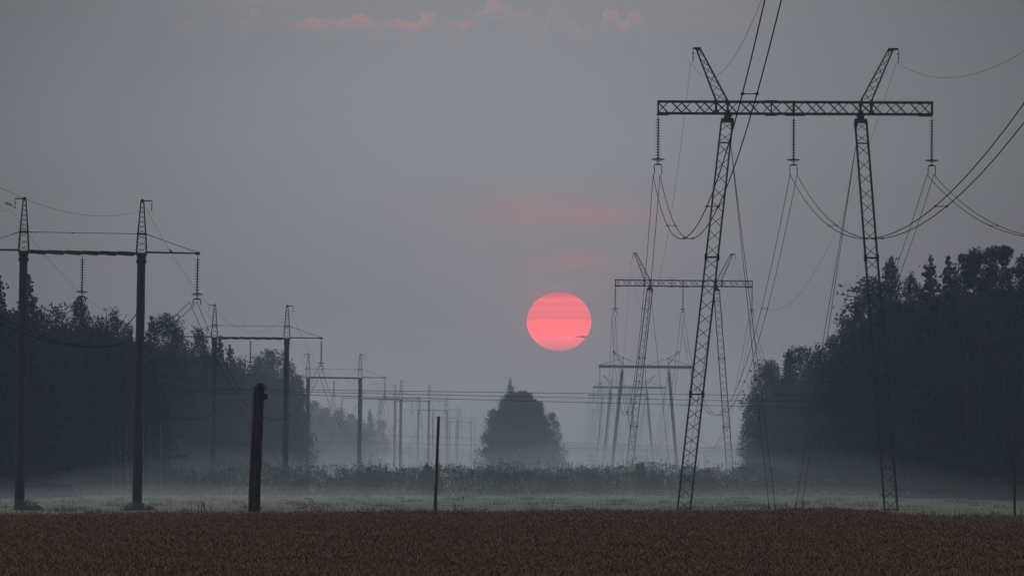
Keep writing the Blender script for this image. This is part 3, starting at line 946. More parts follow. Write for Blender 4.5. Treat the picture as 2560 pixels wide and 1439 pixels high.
# ------------------------------------------------------------------ posts
def wooden_post():
    D = 258.0; k = D / F
    root = empty('wooden_post', (P(634, 1290, D).x, D, gz(0, D)))
    ox, oz = root.location.x, root.location.z
    def L(x, y, dd=0.0):
        p = P(x, y, D); return (p.x - ox, dd, p.z - oz)
    def trunk(pts, rs_, seed, name, material):
        r = random.Random(seed)
        m = MB()
        P_, R_ = [], []
        n = 26
        for i in range(n + 1):
            t = i / n
            j = t * (len(pts) - 1); a = min(int(j), len(pts) - 2); f = j - a
            x = pts[a][0] + (pts[a + 1][0] - pts[a][0]) * f; y = pts[a][1] + (pts[a + 1][1] - pts[a][1]) * f
            q = L(x + r.uniform(-0.35, 0.35), y, 0); P_.append((q[0], pts[0][2], q[2]))
            R_.append((rs_[0] + (rs_[1] - rs_[0]) * t) * k * r.uniform(0.95, 1.05))
        m.tube(P_, R_, 14)
        return m.build(name, material, root)
    trunk([(638.5, 1345, -0.08), (646, 1120, -0.08), (652, 972, -0.08), (651, 962, -0.08)], (9.6, 9.3), 4, 'post', M['wood'])
    trunk([(624, 1345, 0.10), (627, 1240, 0.10), (634, 1100, 0.10), (641, 965, 0.10)], (5.8, 7.0), 9, 'strut', M['wood_red'])
    m = MB()
    for y, r in ((1250, 10.4), (1238, 10.2)):
        c = L(641 if y > 1245 else 642, y, -0.08)
        m.lathe(c, [(r * k, -0.02), (r * k, 0.02)], 14)
    m.build('wire_binding', M['dark_steel'], root)
    cp_ = MB(); c = L(651, 961, -0.05)
    cp_.lathe(c, [(9.0 * k, -0.03), (8.5 * k, 0.04), (6.0 * k, 0.07), (2.0 * k, 0.09)], 10)
    cp_.box(L(648, 957, -0.02), (0.10, 0.1, 0.06))
    cp_.build('cap', M['dark_steel'], root)
    b = MB()
    b.tube([L(655, 975, -0.2), L(663, 968, -0.22), L(664, 963, -0.22)], 1.3 * k, 6)
    b.box(L(656, 969, -0.22), (0.12, 0.06, 0.07)); b.box(L(650, 973, -0.24), (0.05, 0.05, 0.12))
    b.build('bracket', M['dark_steel'], root)
    i_ = MB(); c = L(664, 991, -0.18)
    i_.lathe(c, [(0.6 * k, -0.13), (4.6 * k, -0.09), (6.6 * k, -0.02), (5.8 * k, 0.06), (3.0 * k, 0.11), (0.8 * k, 0.125)], 12)
    i_.tube([L(662, 984, -0.18), L(657, 978, -0.2)], 1.1 * k, 6)
    i_.build('insulator', M['dark_steel'], root)
    tag(root, 'thick old wooden post with leaning strut and broken insulator top, rising out of the wheat', 'post')
wooden_post()

def thin_post(x0, y0, x1, y1, d, r, label, cap=None):
    a = P(x0, y0, d); b = P(x1, y1, d)
    z0 = gz(0, d) - 0.4
    root = empty('thin_stake', (a.x, d, gz(0, d)))
    m = MB(); n = 12
    rr = random.Random(int(x0))
    a2 = Vector((a.x - (b.x - a.x) * (a.z - z0) / (b.z - a.z), d, z0))
    pts = []
    for i in range(n + 1):
        p = a2.lerp(b, i / n); p.x += rr.uniform(-1, 1) * 0.006
        pts.append((p.x - a.x, 0, p.z - gz(0, d)))
    m.tube(pts, [r * (1.05 - 0.12 * i / n) for i in range(n + 1)], 9)
    m.build('shaft', M['wood_red'] if x0 < 1500 else M['wood'], root)
    if cap:
        c = MB(); q = pts[-1]
        c.lathe(q, [(r * 1.35, -0.03), (r * 1.35, 0.03), (r * 0.7, 0.08)], 9)
        c.build('cap', M['dark_steel'], root)
    tag(root, label, 'stake')
thin_post(1088, 1275, 1097, 1040, 300, 0.072, 'thin reddish wooden stake standing alone at the field edge, left of the lone tree')
thin_post(2537, 1283, 2536, 1114, 330, 0.068, 'thin grey stake with small cap at the right edge before dark trees', True)

# ------------------------------------------------------------------ birds
def bird_mesh(seed=0):
    prof = [(-0.20, 0.02, 0.012), (-0.12, 0.05, 0.035), (-0.05, 0.10, 0.062), (0.02, 0.16, 0.070), (0.07, 0.215, 0.055), (0.095, 0.255, 0.036), (0.125, 0.275, 0.036), (0.155, 0.275, 0.020), (0.19, 0.265, 0.004)]
    m = MB(); m.tube([(x, 0, z) for x, z, r in prof], [r for x, z, r in prof], 10)
    for y in (-0.025, 0.025): m.tube([(0.01, y, 0.12), (0.02, y, 0.05), (0.025, y, -0.01)], [0.014, 0.007, 0.006], 5)
    m.bar((-0.16, 0, 0.04), (-0.30, 0, -0.03), 0.05, 0.03, 0.07, 0.015)
    return m
def bird(p, rz, label, s=1.0):
    o = bird_mesh().build('bird', M['bird'], None, smooth_=True)
    o.location = p; o.rotation_euler = (0, 0, rz); o.scale = (s, s, s)
    tag(o, label, 'bird', 'birds sitting on the nearest concrete pylon')
pk = Ls[0]
lw = P(23, 512, 473)
bird(P(17.0, 513, 471.5), math.pi, 'leftmost bird beside the wire clamp at the left pylon peak', 0.8)
bird(P(25.5, 515, 472.0), math.pi, 'bird next to the wire clamp at the left pylon peak, right of another bird', 0.8)
bird(P(428, 632.5, 473), math.pi, 'single small bird perched on the right arm of the nearest concrete pylon', 0.9)

# ------------------------------------------------------------------ trees
RS = np.random.RandomState(77)
def leaf_quads(c, size, rs, flat=0.0):
    n = len(c)
    a = rs.normal(size=(n, 3)); a /= np.linalg.norm(a, axis=1)[:, None]
    b = rs.normal(size=(n, 3)); b -= a * np.sum(a * b, 1)[:, None]; b /= np.linalg.norm(b, axis=1)[:, None]
    s = (size * rs.uniform(0.6, 1.4, n))[:, None]
    if flat: a[:, 2] *= (1 - flat); b[:, 2] *= (1 - flat)
    p0 = c - a * s * 0.5; p1 = c + b * s * 0.32; p2 = c + a * s * 0.5; p3 = c - b * s * 0.32
    return np.stack([p0, p1, p2, p3], 1).reshape(-1, 3)

def crown_broad(seed, h=1.0, w=0.42, low=0.10, n=9000, leaf=0.02, lobes=46, spiky=0.0):
    """unit-height broadleaf crown; w = half width as a share of the height"""
    rs = np.random.RandomState(seed)
    cs = []
    for i in range(lobes):
        t = rs.uniform(0.0, 1.0)
        z = low + (1 - low) * t
        env = w * (math.sin(math.pi * min(1, (0.18 + t * 0.82)) ** 0.9) ** 0.65) * (1 - 0.25 * t)
        ang = rs.uniform(0, 2 * math.pi); r = env * math.sqrt(rs.uniform(0.15, 1)) * 0.82
        rad = rs.uniform(0.055, 0.115) * (1 - 0.35 * t)
        z = min(z, 1 - rad * 0.7)
        cs.append((r * math.cos(ang), r * math.sin(ang), z, rad, rad * rs.uniform(0.75, 1.15)))
    cs.append((rs.uniform(-.03, .03), 0, 0.93, 0.055, 0.07))
    for t in np.linspace(low + 0.05, 0.85, 7):      # core
        cs.append((0, 0, t, w * 0.55 * math.sin(math.pi * (0.15 + 0.8 * t)) + 0.02, 0.12))
    pts = []
    wts = np.array([c[3] ** 2 for c in cs]); wts /= wts.sum()
    for c, k in zip(cs, rs.multinomial(n, wts)):
        d = rs.normal(size=(k, 3)); d /= np.linalg.norm(d, axis=1)[:, None]
        rr = rs.uniform(0.25, 1.0, k) ** 0.45
        rr *= 1 + 0.28 * (rs.rand(k) < 0.12)
        p = d * rr[:, None] * np.array([c[3], c[3], c[4]]) + np.array(c[:3])
        pts.append(p)
    # small sprigs standing out of the outline
    for i in range(int(40 + 60 * spiky)):
        c = cs[rs.randint(lobes)]
        d = rs.normal(size=3); d[2] = abs(d[2]) * 1.4 + 0.3; d /= np.linalg.norm(d)
        s0 = np.array(c[:3]) + d * np.array([c[3], c[3], c[4]]) * 0.9
        k = 10; t = rs.uniform(0, 1, k)[:, None]
        pts.append(s0 + d * t * (0.04 + 0.03 * spiky) + rs.normal(0, 0.006, (k, 3)))
    p = np.concatenate(pts)
    p = p[(p[:, 2] < 1.02)]
    return leaf_quads(p, leaf, rs)

def crown_spruce(seed, w=0.20, low=0.04, n=9000, leaf=0.018, sparse=0.0):
    rs = np.random.RandomState(seed)
    pts = []
    z = low; lv = 0
    while z < 0.985:
        env = w * (1 - z) ** 0.85 * rs.uniform(0.78, 1.12) + 0.006
        nb = max(4, int(9 * (1 - z) + 4))
        a0 = rs.uniform(0, 6.28)
        for k in range(nb):
            if rs.rand() < sparse * 0.4: continue
            ang = a0 + k * 6.28 / nb + rs.uniform(-0.25, 0.25)
            L = env * rs.uniform(0.65, 1.12)
            m = max(6, int(L * 420))
            t = rs.uniform(0.05, 1, m)
            droop = -0.35 * t * L + 0.22 * t * t * L
            side = rs.normal(0, 0.016, m) * (1.3 - t)
            x = np.cos(ang) * t * L - np.sin(ang) * side; y = np.sin(ang) * t * L + np.cos(ang) * side
            zz = z + droop + rs.normal(0, 0.006, m) - np.abs(rs.normal(0, 0.010, m))
            pts.append(np.stack([x, y, zz], 1))
        z += 0.020 + 0.022 * (1 - z)
    tz = rs.uniform(0.9, 1.0, 40)
    pts.append(np.stack([rs.normal(0, 0.003, 40), rs.normal(0, 0.003, 40), tz], 1))
    p = np.concatenate(pts)
    p[:, 2] = np.maximum(p[:, 2], 0.01)
    return leaf_quads(p, leaf, rs)

def crown_pine(seed, w=0.22, low=0.45, n=7000, leaf=0.02):
    rs = np.random.RandomState(seed)
    pts = []
    for i in range(30):
        t = rs.uniform(0, 1); z = low + (1 - low) * t
        env = w * (1 - 0.6 * t) * (0.5 + 0.5 * min(1, t * 4))
        ang = rs.uniform(0, 6.28); r = env * rs.uniform(0.1, 1)
        R = rs.uniform(0.028, 0.055)
        k = n // 30
        d = rs.normal(size=(k, 3)); d /= np.linalg.norm(d, axis=1)[:, None]
        pts.append(d * (rs.uniform(0.2, 1, k) ** 0.5)[:, None] * np.array([R * 1.3, R * 1.3, R * 0.6]) + np.array([r * math.cos(ang), r * math.sin(ang), min(z, 0.965)]))
    p = np.concatenate(pts)
    return leaf_quads(p, leaf, rs)

def trunk_mb(h0, r, seed, limbs=8, w=0.3, top=0.92):
    rr = random.Random(seed)
    m = MB()
    pts = [(rr.uniform(-.004, .004) * i, rr.uniform(-.004, .004) * i, -0.03 + (top + 0.03) * i / 7) for i in range(8)]
    m.tube(pts, [r * (1 - 0.85 * i / 7) for i in range(8)], 7)
    for k in range(limbs):
        z = rr.uniform(max(0.15, h0), 0.8); a = rr.uniform(0, 6.28); L = w * rr.uniform(0.4, 0.8)
        m.tube([(0, 0, z), (math.cos(a) * L * 0.5, math.sin(a) * L * 0.5, z + L * 0.35), (math.cos(a) * L, math.sin(a) * L, z + L * 0.8)], [r * 0.4 * (1 - z * 0.6), r * 0.25, r * 0.08], 5)
    return m

KINDS = {}
def make_kind(key, crown_arr, leafmat, trunkmb, barkmat):
    KINDS[key] = (crown_arr, np_mesh('crown', crown_arr, 4, leafmat), None, leafmat)
    me = bpy.data.meshes.new('trunk'); me.from_pydata(trunkmb.v, [], trunkmb.f); me.materials.append(barkmat)
    KINDS[key] = (crown_arr, KINDS[key][1], me, leafmat)
for i in range(5): make_kind('b%d' % i, crown_broad(100 + i, w=(0.30, 0.26, 0.34, 0.24, 0.30)[i], low=0.08, n=11000, leaf=0.0155, spiky=i * 0.25), M['leaf'], trunk_mb(0.1, 0.014, i), M['bark'])
for i in range(2): make_kind('n%d' % i, crown_broad(140 + i, w=0.20, low=0.30, n=8000, leaf=0.0135, lobes=38, spiky=1.0), M['leaf2'], trunk_mb(0.25, 0.009, 20 + i, 6, 0.14), M['bark'])
for i in range(3): make_kind('s%d' % i, crown_spruce(200 + i, w=(0.20, 0.15, 0.24)[i], sparse=(0, 0.2, 0.5)[i]), M['needle'], trunk_mb(0.3, 0.012, 40 + i, 0, 0.1, 0.99), M['bark'])
for i in range(2): make_kind('p%d' % i, crown_pine(300 + i, leaf=0.014), M['pine'], trunk_mb(0.5, 0.012, 60 + i, 8, 0.22), M['bark'])
make_kind('round', crown_broad(410, w=0.46, low=0.04, n=16000, leaf=0.0155, lobes=70, spiky=0.8), M['leaf'], trunk_mb(0.1, 0.02, 70, 10, 0.3), M['bark'])

def crown_env(seed, prof, n=40000, leaf=0.017):
    """crown filling a measured outline: prof = (height share, half width share)"""
    rs = np.random.RandomState(seed)
    hs = [p[0] for p in prof]; ws = [p[1] for p in prof]
    pts = []
    for i in range(230):
        z = rs.uniform(0.03, 0.965); w = np.interp(z, hs, ws)
        a = rs.uniform(0, 6.28); R = rs.uniform(0.035, 0.075) * (1 - 0.35 * z)
        w *= 1 + 0.16 * math.sin(3 * a + 5 * z + seed) + 0.13 * math.sin(7 * a - 13 * z) + rs.uniform(-0.08, 0.08)
        q = max(0.0, w - R * 0.8) * math.sqrt(rs.uniform(0.1, 1.0))
        d = rs.normal(size=(n // 230, 3)); d /= np.linalg.norm(d, axis=1)[:, None]
        rr = rs.uniform(0.1, 1, len(d)) ** 0.5 * (1 + 0.35 * (rs.rand(len(d)) < 0.1))
        pts.append(d * rr[:, None] * np.array([R, R, R * 1.15]) + np.array([q * math.cos(a), q * math.sin(a), min(z, 0.985 - R * 0.5)]))
    k = 15000                                     # leaves right through the inside
    z = rs.uniform(0.0, 0.97, k); a = rs.uniform(0, 6.28, k); q = np.sqrt(rs.uniform(0, 1, k)) * np.interp(z, hs, ws) * 0.88
    inner = leaf_quads(np.stack([q * np.cos(a), q * np.sin(a), z], 1), leaf * 1.5, rs)
    return np.concatenate([leaf_quads(np.concatenate(pts), leaf, rs), inner])
make_kind('dome', crown_env(8, [(0, 0.42), (0.1, 0.45), (0.25, 0.46), (0.42, 0.44), (0.55, 0.39), (0.68, 0.35), (0.80, 0.29), (0.90, 0.20), (0.96, 0.12), (1, 0.04)]), M['leaf'], trunk_mb(0.1, 0.02, 71, 10, 0.3), M['bark'])

def tree(key, x, top_y, d, label, group, wscale=1.0, name='broadleaf_tree', cat='tree', rz=None, sink=0.0):
    h = CAMZ + (HY - top_y) * d / F
    if key[0] in 'bp' and d < 1050: wscale *= 0.55 + 0.30 * max(0.0, (d - 560) / 500.0)
    X = (x - CX) * d / F
    root = empty(name, (X, d, -0.05 - sink))
    _, cm, tm, _m = KINDS[key]
    r_ = random.Random(int(x * 7 + top_y))
    a = r_.uniform(0, 6.28) if rz is None else rz
    root.rotation_euler = (0, 0, a)
    root.scale = (h * wscale, h * wscale, h + sink)
    obj('crown', cm, root); obj('trunk', tm, root)
    tag(root, label, cat, group)
    return root

GL = 'trees at the edge of the left woods'
left = [
 ('s1', 0, 688, 600, 'tall narrow spruce top cut by the left edge of the picture', 1.0),
 ('b1', 22, 775, 615, 'dark broadleaf tree left of the nearest pylon left pole', 1.2),
 ('s0', 72, 684, 620, 'pointed spruce rising just right of the nearest pylon left pole', 1.15),
 ('b2', 103, 772, 650, 'bushy tree right beside the pointed spruce of the left woods', 0.8),
 ('n0', 146, 764, 650, 'slim tree with ragged top between two bushier trees, under the nearest pylon beam', 1.0),
 ('b0', 204, 750, 660, 'broad domed tree directly below the middle insulator of nearest pylon', 1.0),
 ('b3', 250, 786, 690, 'low shouldered tree right of the domed one in the left woods', 1.0),
 ('b4', 283, 774, 690, 'round topped tree left of the nearest pylon right pole', 0.8),
 ('b1', 316, 806, 720, 'tree hidden in part behind the nearest pylon right pole', 1.0),
 ('s2', 378, 786, 740, 'ragged spruce just right of the nearest pylon right pole', 1.0),
 ('n1', 414, 790, 760, 'feathery forked tree top left of the second pylon arm end', 1.0),
 ('b0', 444, 822, 800, 'round tree behind the left arm end of the second pylon', 0.9),
 ('b2', 497, 820, 830, 'rounded tree left of the second pylon left pole', 0.8),
 ('s0', 550, 838, 860, 'spruce poking through the beam of the second pylon', 1.0),
 ('s1', 575, 862, 880, 'narrow spruce below the beam of the second pylon', 1.3),
 ('b4', 604, 894, 900, 'low tree behind the top of the old wooden post', 1.0),
 ('b3', 645, 890, 980, 'tree crown directly above the old wooden post', 0.9),
 ('round', 683, 877, 1000, 'large domed tree left of the second pylon right pole', 0.85),
 ('b1', 722, 908, 1010, 'tree just right of the second pylon right pole', 1.0),
 ('b2', 742, 936, 1020, 'last hazy tree at right end of the near left woods', 0.8),
]
for k, x, y, d, lab, ws in left:
    nm = {'s': 'spruce_tree', 'n': 'birch_tree', 'p': 'pine_tree'}.get(k[0], 'broadleaf_tree')
    if k == 'round': nm = 'broadleaf_tree'
    tree(k, x, y, d, lab, GL, ws, nm)

GF = 'trees at the edge of the far left woods'
for k, x, y, d, lab, ws in [
 ('b0', 785, 1003, 1560, 'hazy far tree between the third pylon poles, nearest its left pole', 1.1),
 ('b2', 815, 1018, 1580, 'hazy far tree in the middle between the third pylon poles', 1.0),
 ('b4', 848, 1020, 1600, 'hazy far tree left of the third pylon right pole', 1.1),
 ('b1', 878, 1034, 1600, 'hazy far tree touching the third pylon right pole', 1.1),
 ('s2', 925, 1018, 1680, 'pale spruce standing alone right of the third pylon right pole', 1.0),
 ('n0', 905, 1052, 1660, 'pale low tree left of the lone pale spruce', 1.4),
 ('n1', 953, 1050, 1760, 'palest slim tree right of the lone pale spruce', 1.2)]:
    nm = {'s': 'spruce_tree', 'n': 'birch_tree'}.get(k[0], 'broadleaf_tree')
    tree(k, x, y, d, lab, GF, ws, nm)

GM = 'clump of trees in the middle of the clearing'
tree('dome', 1303, 976, 1150, 'broad domed tree forming the lone clump left of the sun', GM, 1.0, rz=0.0)
tree('n0', 1276, 946, 1160, 'slim tree whose thin spire sticks out of the lone clump', GM, 0.36, 'birch_tree')
tree('b4', 1258, 992, 1155, 'tree with knobbly top just left of the thin spire in the lone clump', GM, 0.62)
tree('b2', 1236, 1022, 1140, 'lower tree on the left shoulder of the lone clump', GM, 1.0)
tree('b0', 1340, 1012, 1135, 'tree swelling out of the upper right side of the lone clump', GM, 0.9)
tree('b1', 1380, 1030, 1165, 'tree with ragged outline at the right end of the lone clump', GM, 0.95)

GR = 'trees at the edge of the right woods'
for k, x, y, d, lab, ws in [
 ('b2', 1893, 985, 900, 'low leafy tree at the very left foot of the right woods', 1.3),
 ('b4', 1912, 904, 880, 'leftmost tall hazy tree of the right woods', 1.25),
 ('b3', 1930, 896, 870, 'second hazy tree from the left end of the right woods', 1.0),
 ('s1', 1971, 872, 850, 'thin pointed tree among the round ones at left of the right woods', 1.3),
 ('round', 2005, 868, 830, 'broad hazy domed tree in the left part of the right woods', 0.8),
 ('b4', 2050, 862, 800, 'tree crossed by the guy wires of the tallest pylon', 1.0),
 ('b0', 2084, 842, 770, 'tree stepping up right of the guy wires of the tallest pylon', 0.9),
 ('b3', 2116, 790, 740, 'ragged tree well left of the tallest pylon right leg', 1.0),
 ('b1', 2150, 736, 710, 'tall tree just left of the tallest pylon right leg', 0.85),
 ('n1', 2185, 700, 690, 'airy tree seen through the lattice of the tallest pylon right leg', 1.3),
 ('b0', 2232, 652, 660, 'tall rounded tree right of the tallest pylon right leg, touched by cables', 0.75),
 ('b2', 2282, 688, 640, 'short dark tree in the dip left of the bare topped spruce', 0.8),
 ('s2', 2326, 634, 620, 'spruce with star like ragged top standing above the right woods', 1.0),
 ('s0', 2372, 638, 610, 'small pointed spruce right of the star topped spruce', 1.0),
 ('b4', 2396, 668, 600, 'dark tree between the pointed spruce and the big clumped pine', 0.9),
 ('p0', 2418, 622, 590, 'pine with feathery top left of the highest pine', 0.85),
 ('p1', 2452, 612, 585, 'pine with dark clumped top, left one of the two highest', 0.9),
 ('p0', 2484, 606, 580, 'highest clumped pine of the right woods', 1.0),
 ('b2', 2512, 672, 575, 'broad dark tree in the gap before the right edge of the picture', 0.9),
 ('p1', 2556, 622, 570, 'dark pine cut by the right edge of the picture', 1.2),
 ('b0', 2600, 640, 565, 'dark tree beyond the right edge', 1.0)]:
    nm = {'s': 'spruce_tree', 'n': 'birch_tree', 'p': 'pine_tree'}.get(k[0], 'broadleaf_tree')
    if x > 2590: continue
    tree(k, x, y, d, lab, GR, ws, nm)

def mass(name, items, label):
    """the interior of a wood that reads as one dark mass"""
    arrs = {}
    for key, x, y, z, h, ws, rz in items:
        a = KINDS[key][0]
        c, s = math.cos(rz), math.sin(rz)
        q = np.empty_like(a)
        q[:, 0] = (a[:, 0] * c - a[:, 1] * s) * h * ws + x
        q[:, 1] = (a[:, 0] * s + a[:, 1] * c) * h * ws + y
        q[:, 2] = a[:, 2] * h + z
        arrs.setdefault('m', []).append(q)
    me = np_mesh(name, np.concatenate(arrs['m']), 4, M['leaf'])
    o = obj(name, me)
    tag(o, label, 'woods', None, 'stuff')

def outline(tab, x): return float(np.interp(x, [t[0] for t in tab], [t[1] for t in tab]))
rs = np.random.RandomState(9)
LT = [(-200, 720), (0, 745), (60, 760), (110, 790), (200, 785), (250, 805), (330, 820), (430, 830), (520, 850), (600, 900), (690, 900), (735, 945), (752, 1000)]
LD = [(-200, 600), (0, 640), (300, 740), (500, 870), (752, 1050)]
items = []
for x in np.arange(-450, 738, 16.0):
    for row in range(2):
        xx = x + rs.uniform(-8, 8)
        d = outline(LD, xx) * (1.03 + row * 0.05) + rs.uniform(-10, 10)
        y = outline(LT, xx) + rs.uniform(20, 60) + row * 10
        h = CAMZ + (HY - y) * d / F
        items.append((rs.choice(['b0', 'b1', 'b2', 'b4']), (xx - CX) * d / F, d, 0, h, rs.uniform(0.6, 0.85), rs.uniform(0, 6.28)))
for x in np.arange(-450, 745, 13.0):      # low growth at the wood's foot
    d = outline(LD, x) * 0.985
    items.append((rs.choice(['b0', 'b2']), (x - CX) * d / F, d, -0.3, rs.uniform(5, 9), 1.1, rs.uniform(0, 6.28)))
mass('woods', items, 'dark interior of the woods behind the left power line')
items = []
FT = [(760, 1030), (900, 1050), (915, 1085), (970, 1110)]
for x in np.arange(757, 905, 9.0):
    d = 1640 + rs.uniform(0, 60)
    y = outline(FT, x) + rs.uniform(0, 12)
    items.append((rs.choice(['b0', 'b2', 'b4']), (x - CX) * d / F, d, 0, CAMZ + (HY - y) * d / F, 1.0, rs.uniform(0, 6.28)))
mass('woods', items, 'pale interior of the far woods between the third pylon poles')
items = []
RT = [(1885, 1040), (1900, 950), (1930, 925), (2000, 890), (2080, 868), (2120, 810), (2160, 760), (2200, 730), (2280, 715), (2400, 695), (2560, 680), (2760, 660)]
RD = [(1885, 900), (2000, 840), (2200, 700), (2400, 610), (2760, 550)]
for x in np.arange(1905, 3150, 17.0):
    for row in range(2):
        xx = x + rs.uniform(-8, 8) + (10 if row else 0)
        d = outline(RD, xx) * (1.03 + row * 0.05)
        y = outline(RT, xx) + rs.uniform(25, 75) + row * 8
        items.append((rs.choice(['b0', 'b1', 'b2', 'b4']), (xx - CX) * d / F, d, 0, CAMZ + (HY - y) * d / F, rs.uniform(0.6, 0.85), rs.uniform(0, 6.28)))
for x in np.arange(1890, 3150, 13.0):
    d = outline(RD, x) * 0.985
    items.append((rs.choice(['b0', 'b2']), (x - CX) * d / F, d, -0.3, rs.uniform(5, 9), 1.1, rs.uniform(0, 6.28)))
mass('woods', items, 'very dark interior of the woods on the right')
items = []
for x in np.arange(940, 2000, 7.0):
    d = 3300 + rs.uniform(-100, 200)
    y = 1110 + 10 * math.sin(x * 0.012) + rs.uniform(-4, 4) + (8 if x < 1560 else 0)
    items.append((rs.choice(['b0', 'b2', 'b4']), (x - CX) * d / F, d, 0, CAMZ + (HY - y) * d / F, 1.3, rs.uniform(0, 6.28)))
for x in np.arange(-200, 2900, 14.0):
    d = 4000 + rs.uniform(-100, 200)
    items.append((rs.choice(['b0', 'b2']), (x - CX) * d / F, d, 0, CAMZ + 5.5, 1.8, rs.uniform(0, 6.28)))
mass('woods', items, 'faint low line of far woods on the horizon behind the pylons')

# pale birch stems showing in front of the left woods
GB = 'pale birch stems before the left woods'
for i, (x, yt, lab) in enumerate([(281, 1062, 'leftmost pale birch stem left of the nearest pylon right pole'), (301, 1068, 'second pale birch stem left of the nearest pylon right pole'),
        (318, 1060, 'pale birch stem nearest the left side of the nearest pylon right pole'), (358, 1075, 'faint birch stem right beside the nearest pylon right pole'),
        (376, 1030, 'tallest pale birch stem right of the nearest pylon right pole'), (400, 1050, 'rightmost pale birch stem before the left woods')]):
    d = 655.0
    m = MB(); r = random.Random(i)
    h = CAMZ + (HY - yt) * d / F
    X = (x - CX) * d / F
    m.tube([(r.uniform(-.08, .08), 0, h * t) for t in (0, .25, .5, .75, 1)], [0.055, 0.05, 0.045, 0.035, 0.02], 6)
    root = empty('birch_sapling', (X, d, -0.1))
    m.build('trunk', M['birchbark'], root)
    rs_ = np.random.RandomState(i)
    p = rs_.normal(0, 1, (500, 3)) * np.array([0.7, 0.7, 1.1]) + np.array([0, 0, h + 0.5])
    obj('crown', np_mesh('crown', leaf_quads(p, 0.2, rs_), 4, M['leaf2']), root)
    tag(root, lab, 'birch', GB)

# ------------------------------------------------------------------ scrub between field and woods
def bush_pts(rs, n, rx, ry, h):
    t = rs.uniform(0, 1, n) ** 1.15
    a = rs.uniform(0, 6.28, n); r = np.sqrt(rs.uniform(0, 1, n)) * (1 - t ** 2.2 * 0.75)
    return np.stack([np.cos(a) * r * rx, np.sin(a) * r * ry, t * h], 1)

def make_scrub():
    rs = np.random.RandomState(21)
    out = []
    rows = [(648, 0.75), (662, 0.9), (690, 0.95), (725, 1.0), (765, 1.05), (805, 1.08)]
    SX = [-100, 250, 330, 640, 760, 900, 1100, 1300, 1600, 1870, 2050, 2300, 2700]
    SY = [1178, 1170, 1156, 1157, 1172, 1164, 1162, 1163, 1160, 1162, 1172, 1185, 1190]
    for d, s in rows:
        hwx = 1400 * d / F
        X = -hwx
        while X < hwx:
            px = CX + X * F / d
            y = np.interp(px, SX, SY)
            h = (CAMZ + (HY - y) * 740 / F) * s * rs.uniform(0.80, 1.02) * (1 + 0.10 * math.sin(X * 0.13 + d) + 0.07 * math.sin(X * 0.37 + 2 * d))
            rx = rs.uniform(1.4, 3.4)
            c = np.array([X, d + rs.uniform(-10, 10), -0.1])
            out.append(leaf_quads(bush_pts(rs, 620, rx, rx, h) + c, 0.16, rs))
            for k in range(rs.randint(5, 14)):       # upright shoots
                q = rs.uniform(-1, 1, 2) * rx * 0.8; hh = h * rs.uniform(0.90, 1.26)
                t = rs.uniform(0.5, 1, 22)
                p = np.stack([q[0] + rs.normal(0, 0.05, 22) * (1.25 - t) * 2, q[1] + rs.normal(0, 0.07, 22), t * hh], 1)
                out.append(leaf_quads(p + c, 0.13, rs))
            X += rx * rs.uniform(0.7, 1.1)
    me = np_mesh('scrub', np.concatenate(out), 4, M['scrub'])
    tag(obj('scrub', me), 'long grey green belt of weeds and willow scrub behind the meadow', 'scrub', None, 'stuff')
make_scrub()

def bush(x, yt, yb, d, wpx, label, group, seed, spik=14, taper=0.0):
    rs = np.random.RandomState(seed)
    X = (x - CX) * d / F; w = wpx * d / F / 2
    z0 = 0.0 if d > 345 else gz(X, d)
    h = CAMZ + (HY - yt) * d / F - z0
    out = []
    for k in range(9):
        q = rs.uniform(-1, 1) * w * 0.75
        hh = h * (1 - 0.55 * (q / w) ** 2) * rs.uniform(0.5, 0.9) * (1.0 if taper == 0 else 0.75) * (1 - taper * (q / w + 0.4))
        out.append(leaf_quads(bush_pts(rs, 700, w * 0.4, w * 0.4, hh) + np.array([q, rs.uniform(-.4, .4) * w, 0]), 0.035 * h + 0.06, rs)[:(None if taper == 0 else 640)])
    for k in range(spik if taper == 0 else 34):
        q = rs.uniform(-1, 1) * w * 0.8; hh = h * (1 - 0.5 * (q / w) ** 2) * rs.uniform(0.7, 1.35) * (1 - taper * (q / w + 0.4))
        t = rs.uniform(0.4, 1, 24)
        out.append(leaf_quads(np.stack([q + rs.normal(0, 0.06, 24), rs.normal(0, .1, 24), t * hh], 1), 0.11, rs))
    root = empty('bush', (X, d, z0 - 0.05))
    obj('foliage', np_mesh('foliage', np.concatenate(out), 4, M['scrub'] if taper == 0 else M['grass']), root)
    m = MB()
    for k in range(5):
        q = rs.uniform(-1, 1) * w * 0.5
        m.tube([(q * 0.3, 0, 0), (q, rs.uniform(-.2, .2), h * 0.7)], [0.03, 0.012], 5)
    m.build('stem', M['bark'], root)
    tag(root, label, 'bush', group)
GBu = 'bushes standing out of the scrub belt'
bush(1610, 1132, 1240, 690, 70, 'biggest bush of the scrub belt, between the legs of the second lattice pylon', GBu, 1)
bush(918, 1143, 1240, 700, 90, 'bush at the foot of the third pylon right pole', GBu, 2)
bush(1072, 1146, 1240, 700, 70, 'bush just left of the thin wooden stake in the scrub belt', GBu, 3)
bush(1395, 1148, 1240, 700, 60, 'bush at the right foot of the lone clump of trees', GBu, 4)
bush(1480, 1151, 1240, 700, 50, 'small bush on the scrub belt below and right of the sun', GBu, 5)
bush(1770, 1152, 1240, 700, 60, 'small bush right of the tallest pylon left leg', GBu, 6)
bush(72, 1245, 1280, 468, 85, 'low weedy bush at the foot of the nearest pylon left pole', 'low bushes at the nearest pylon poles', 7, 110, 0.55)
bush(350, 1254, 1280, 468, 90, 'low weedy bush at the foot of the nearest pylon right pole', 'low bushes at the nearest pylon poles', 8, 110, 0.45)

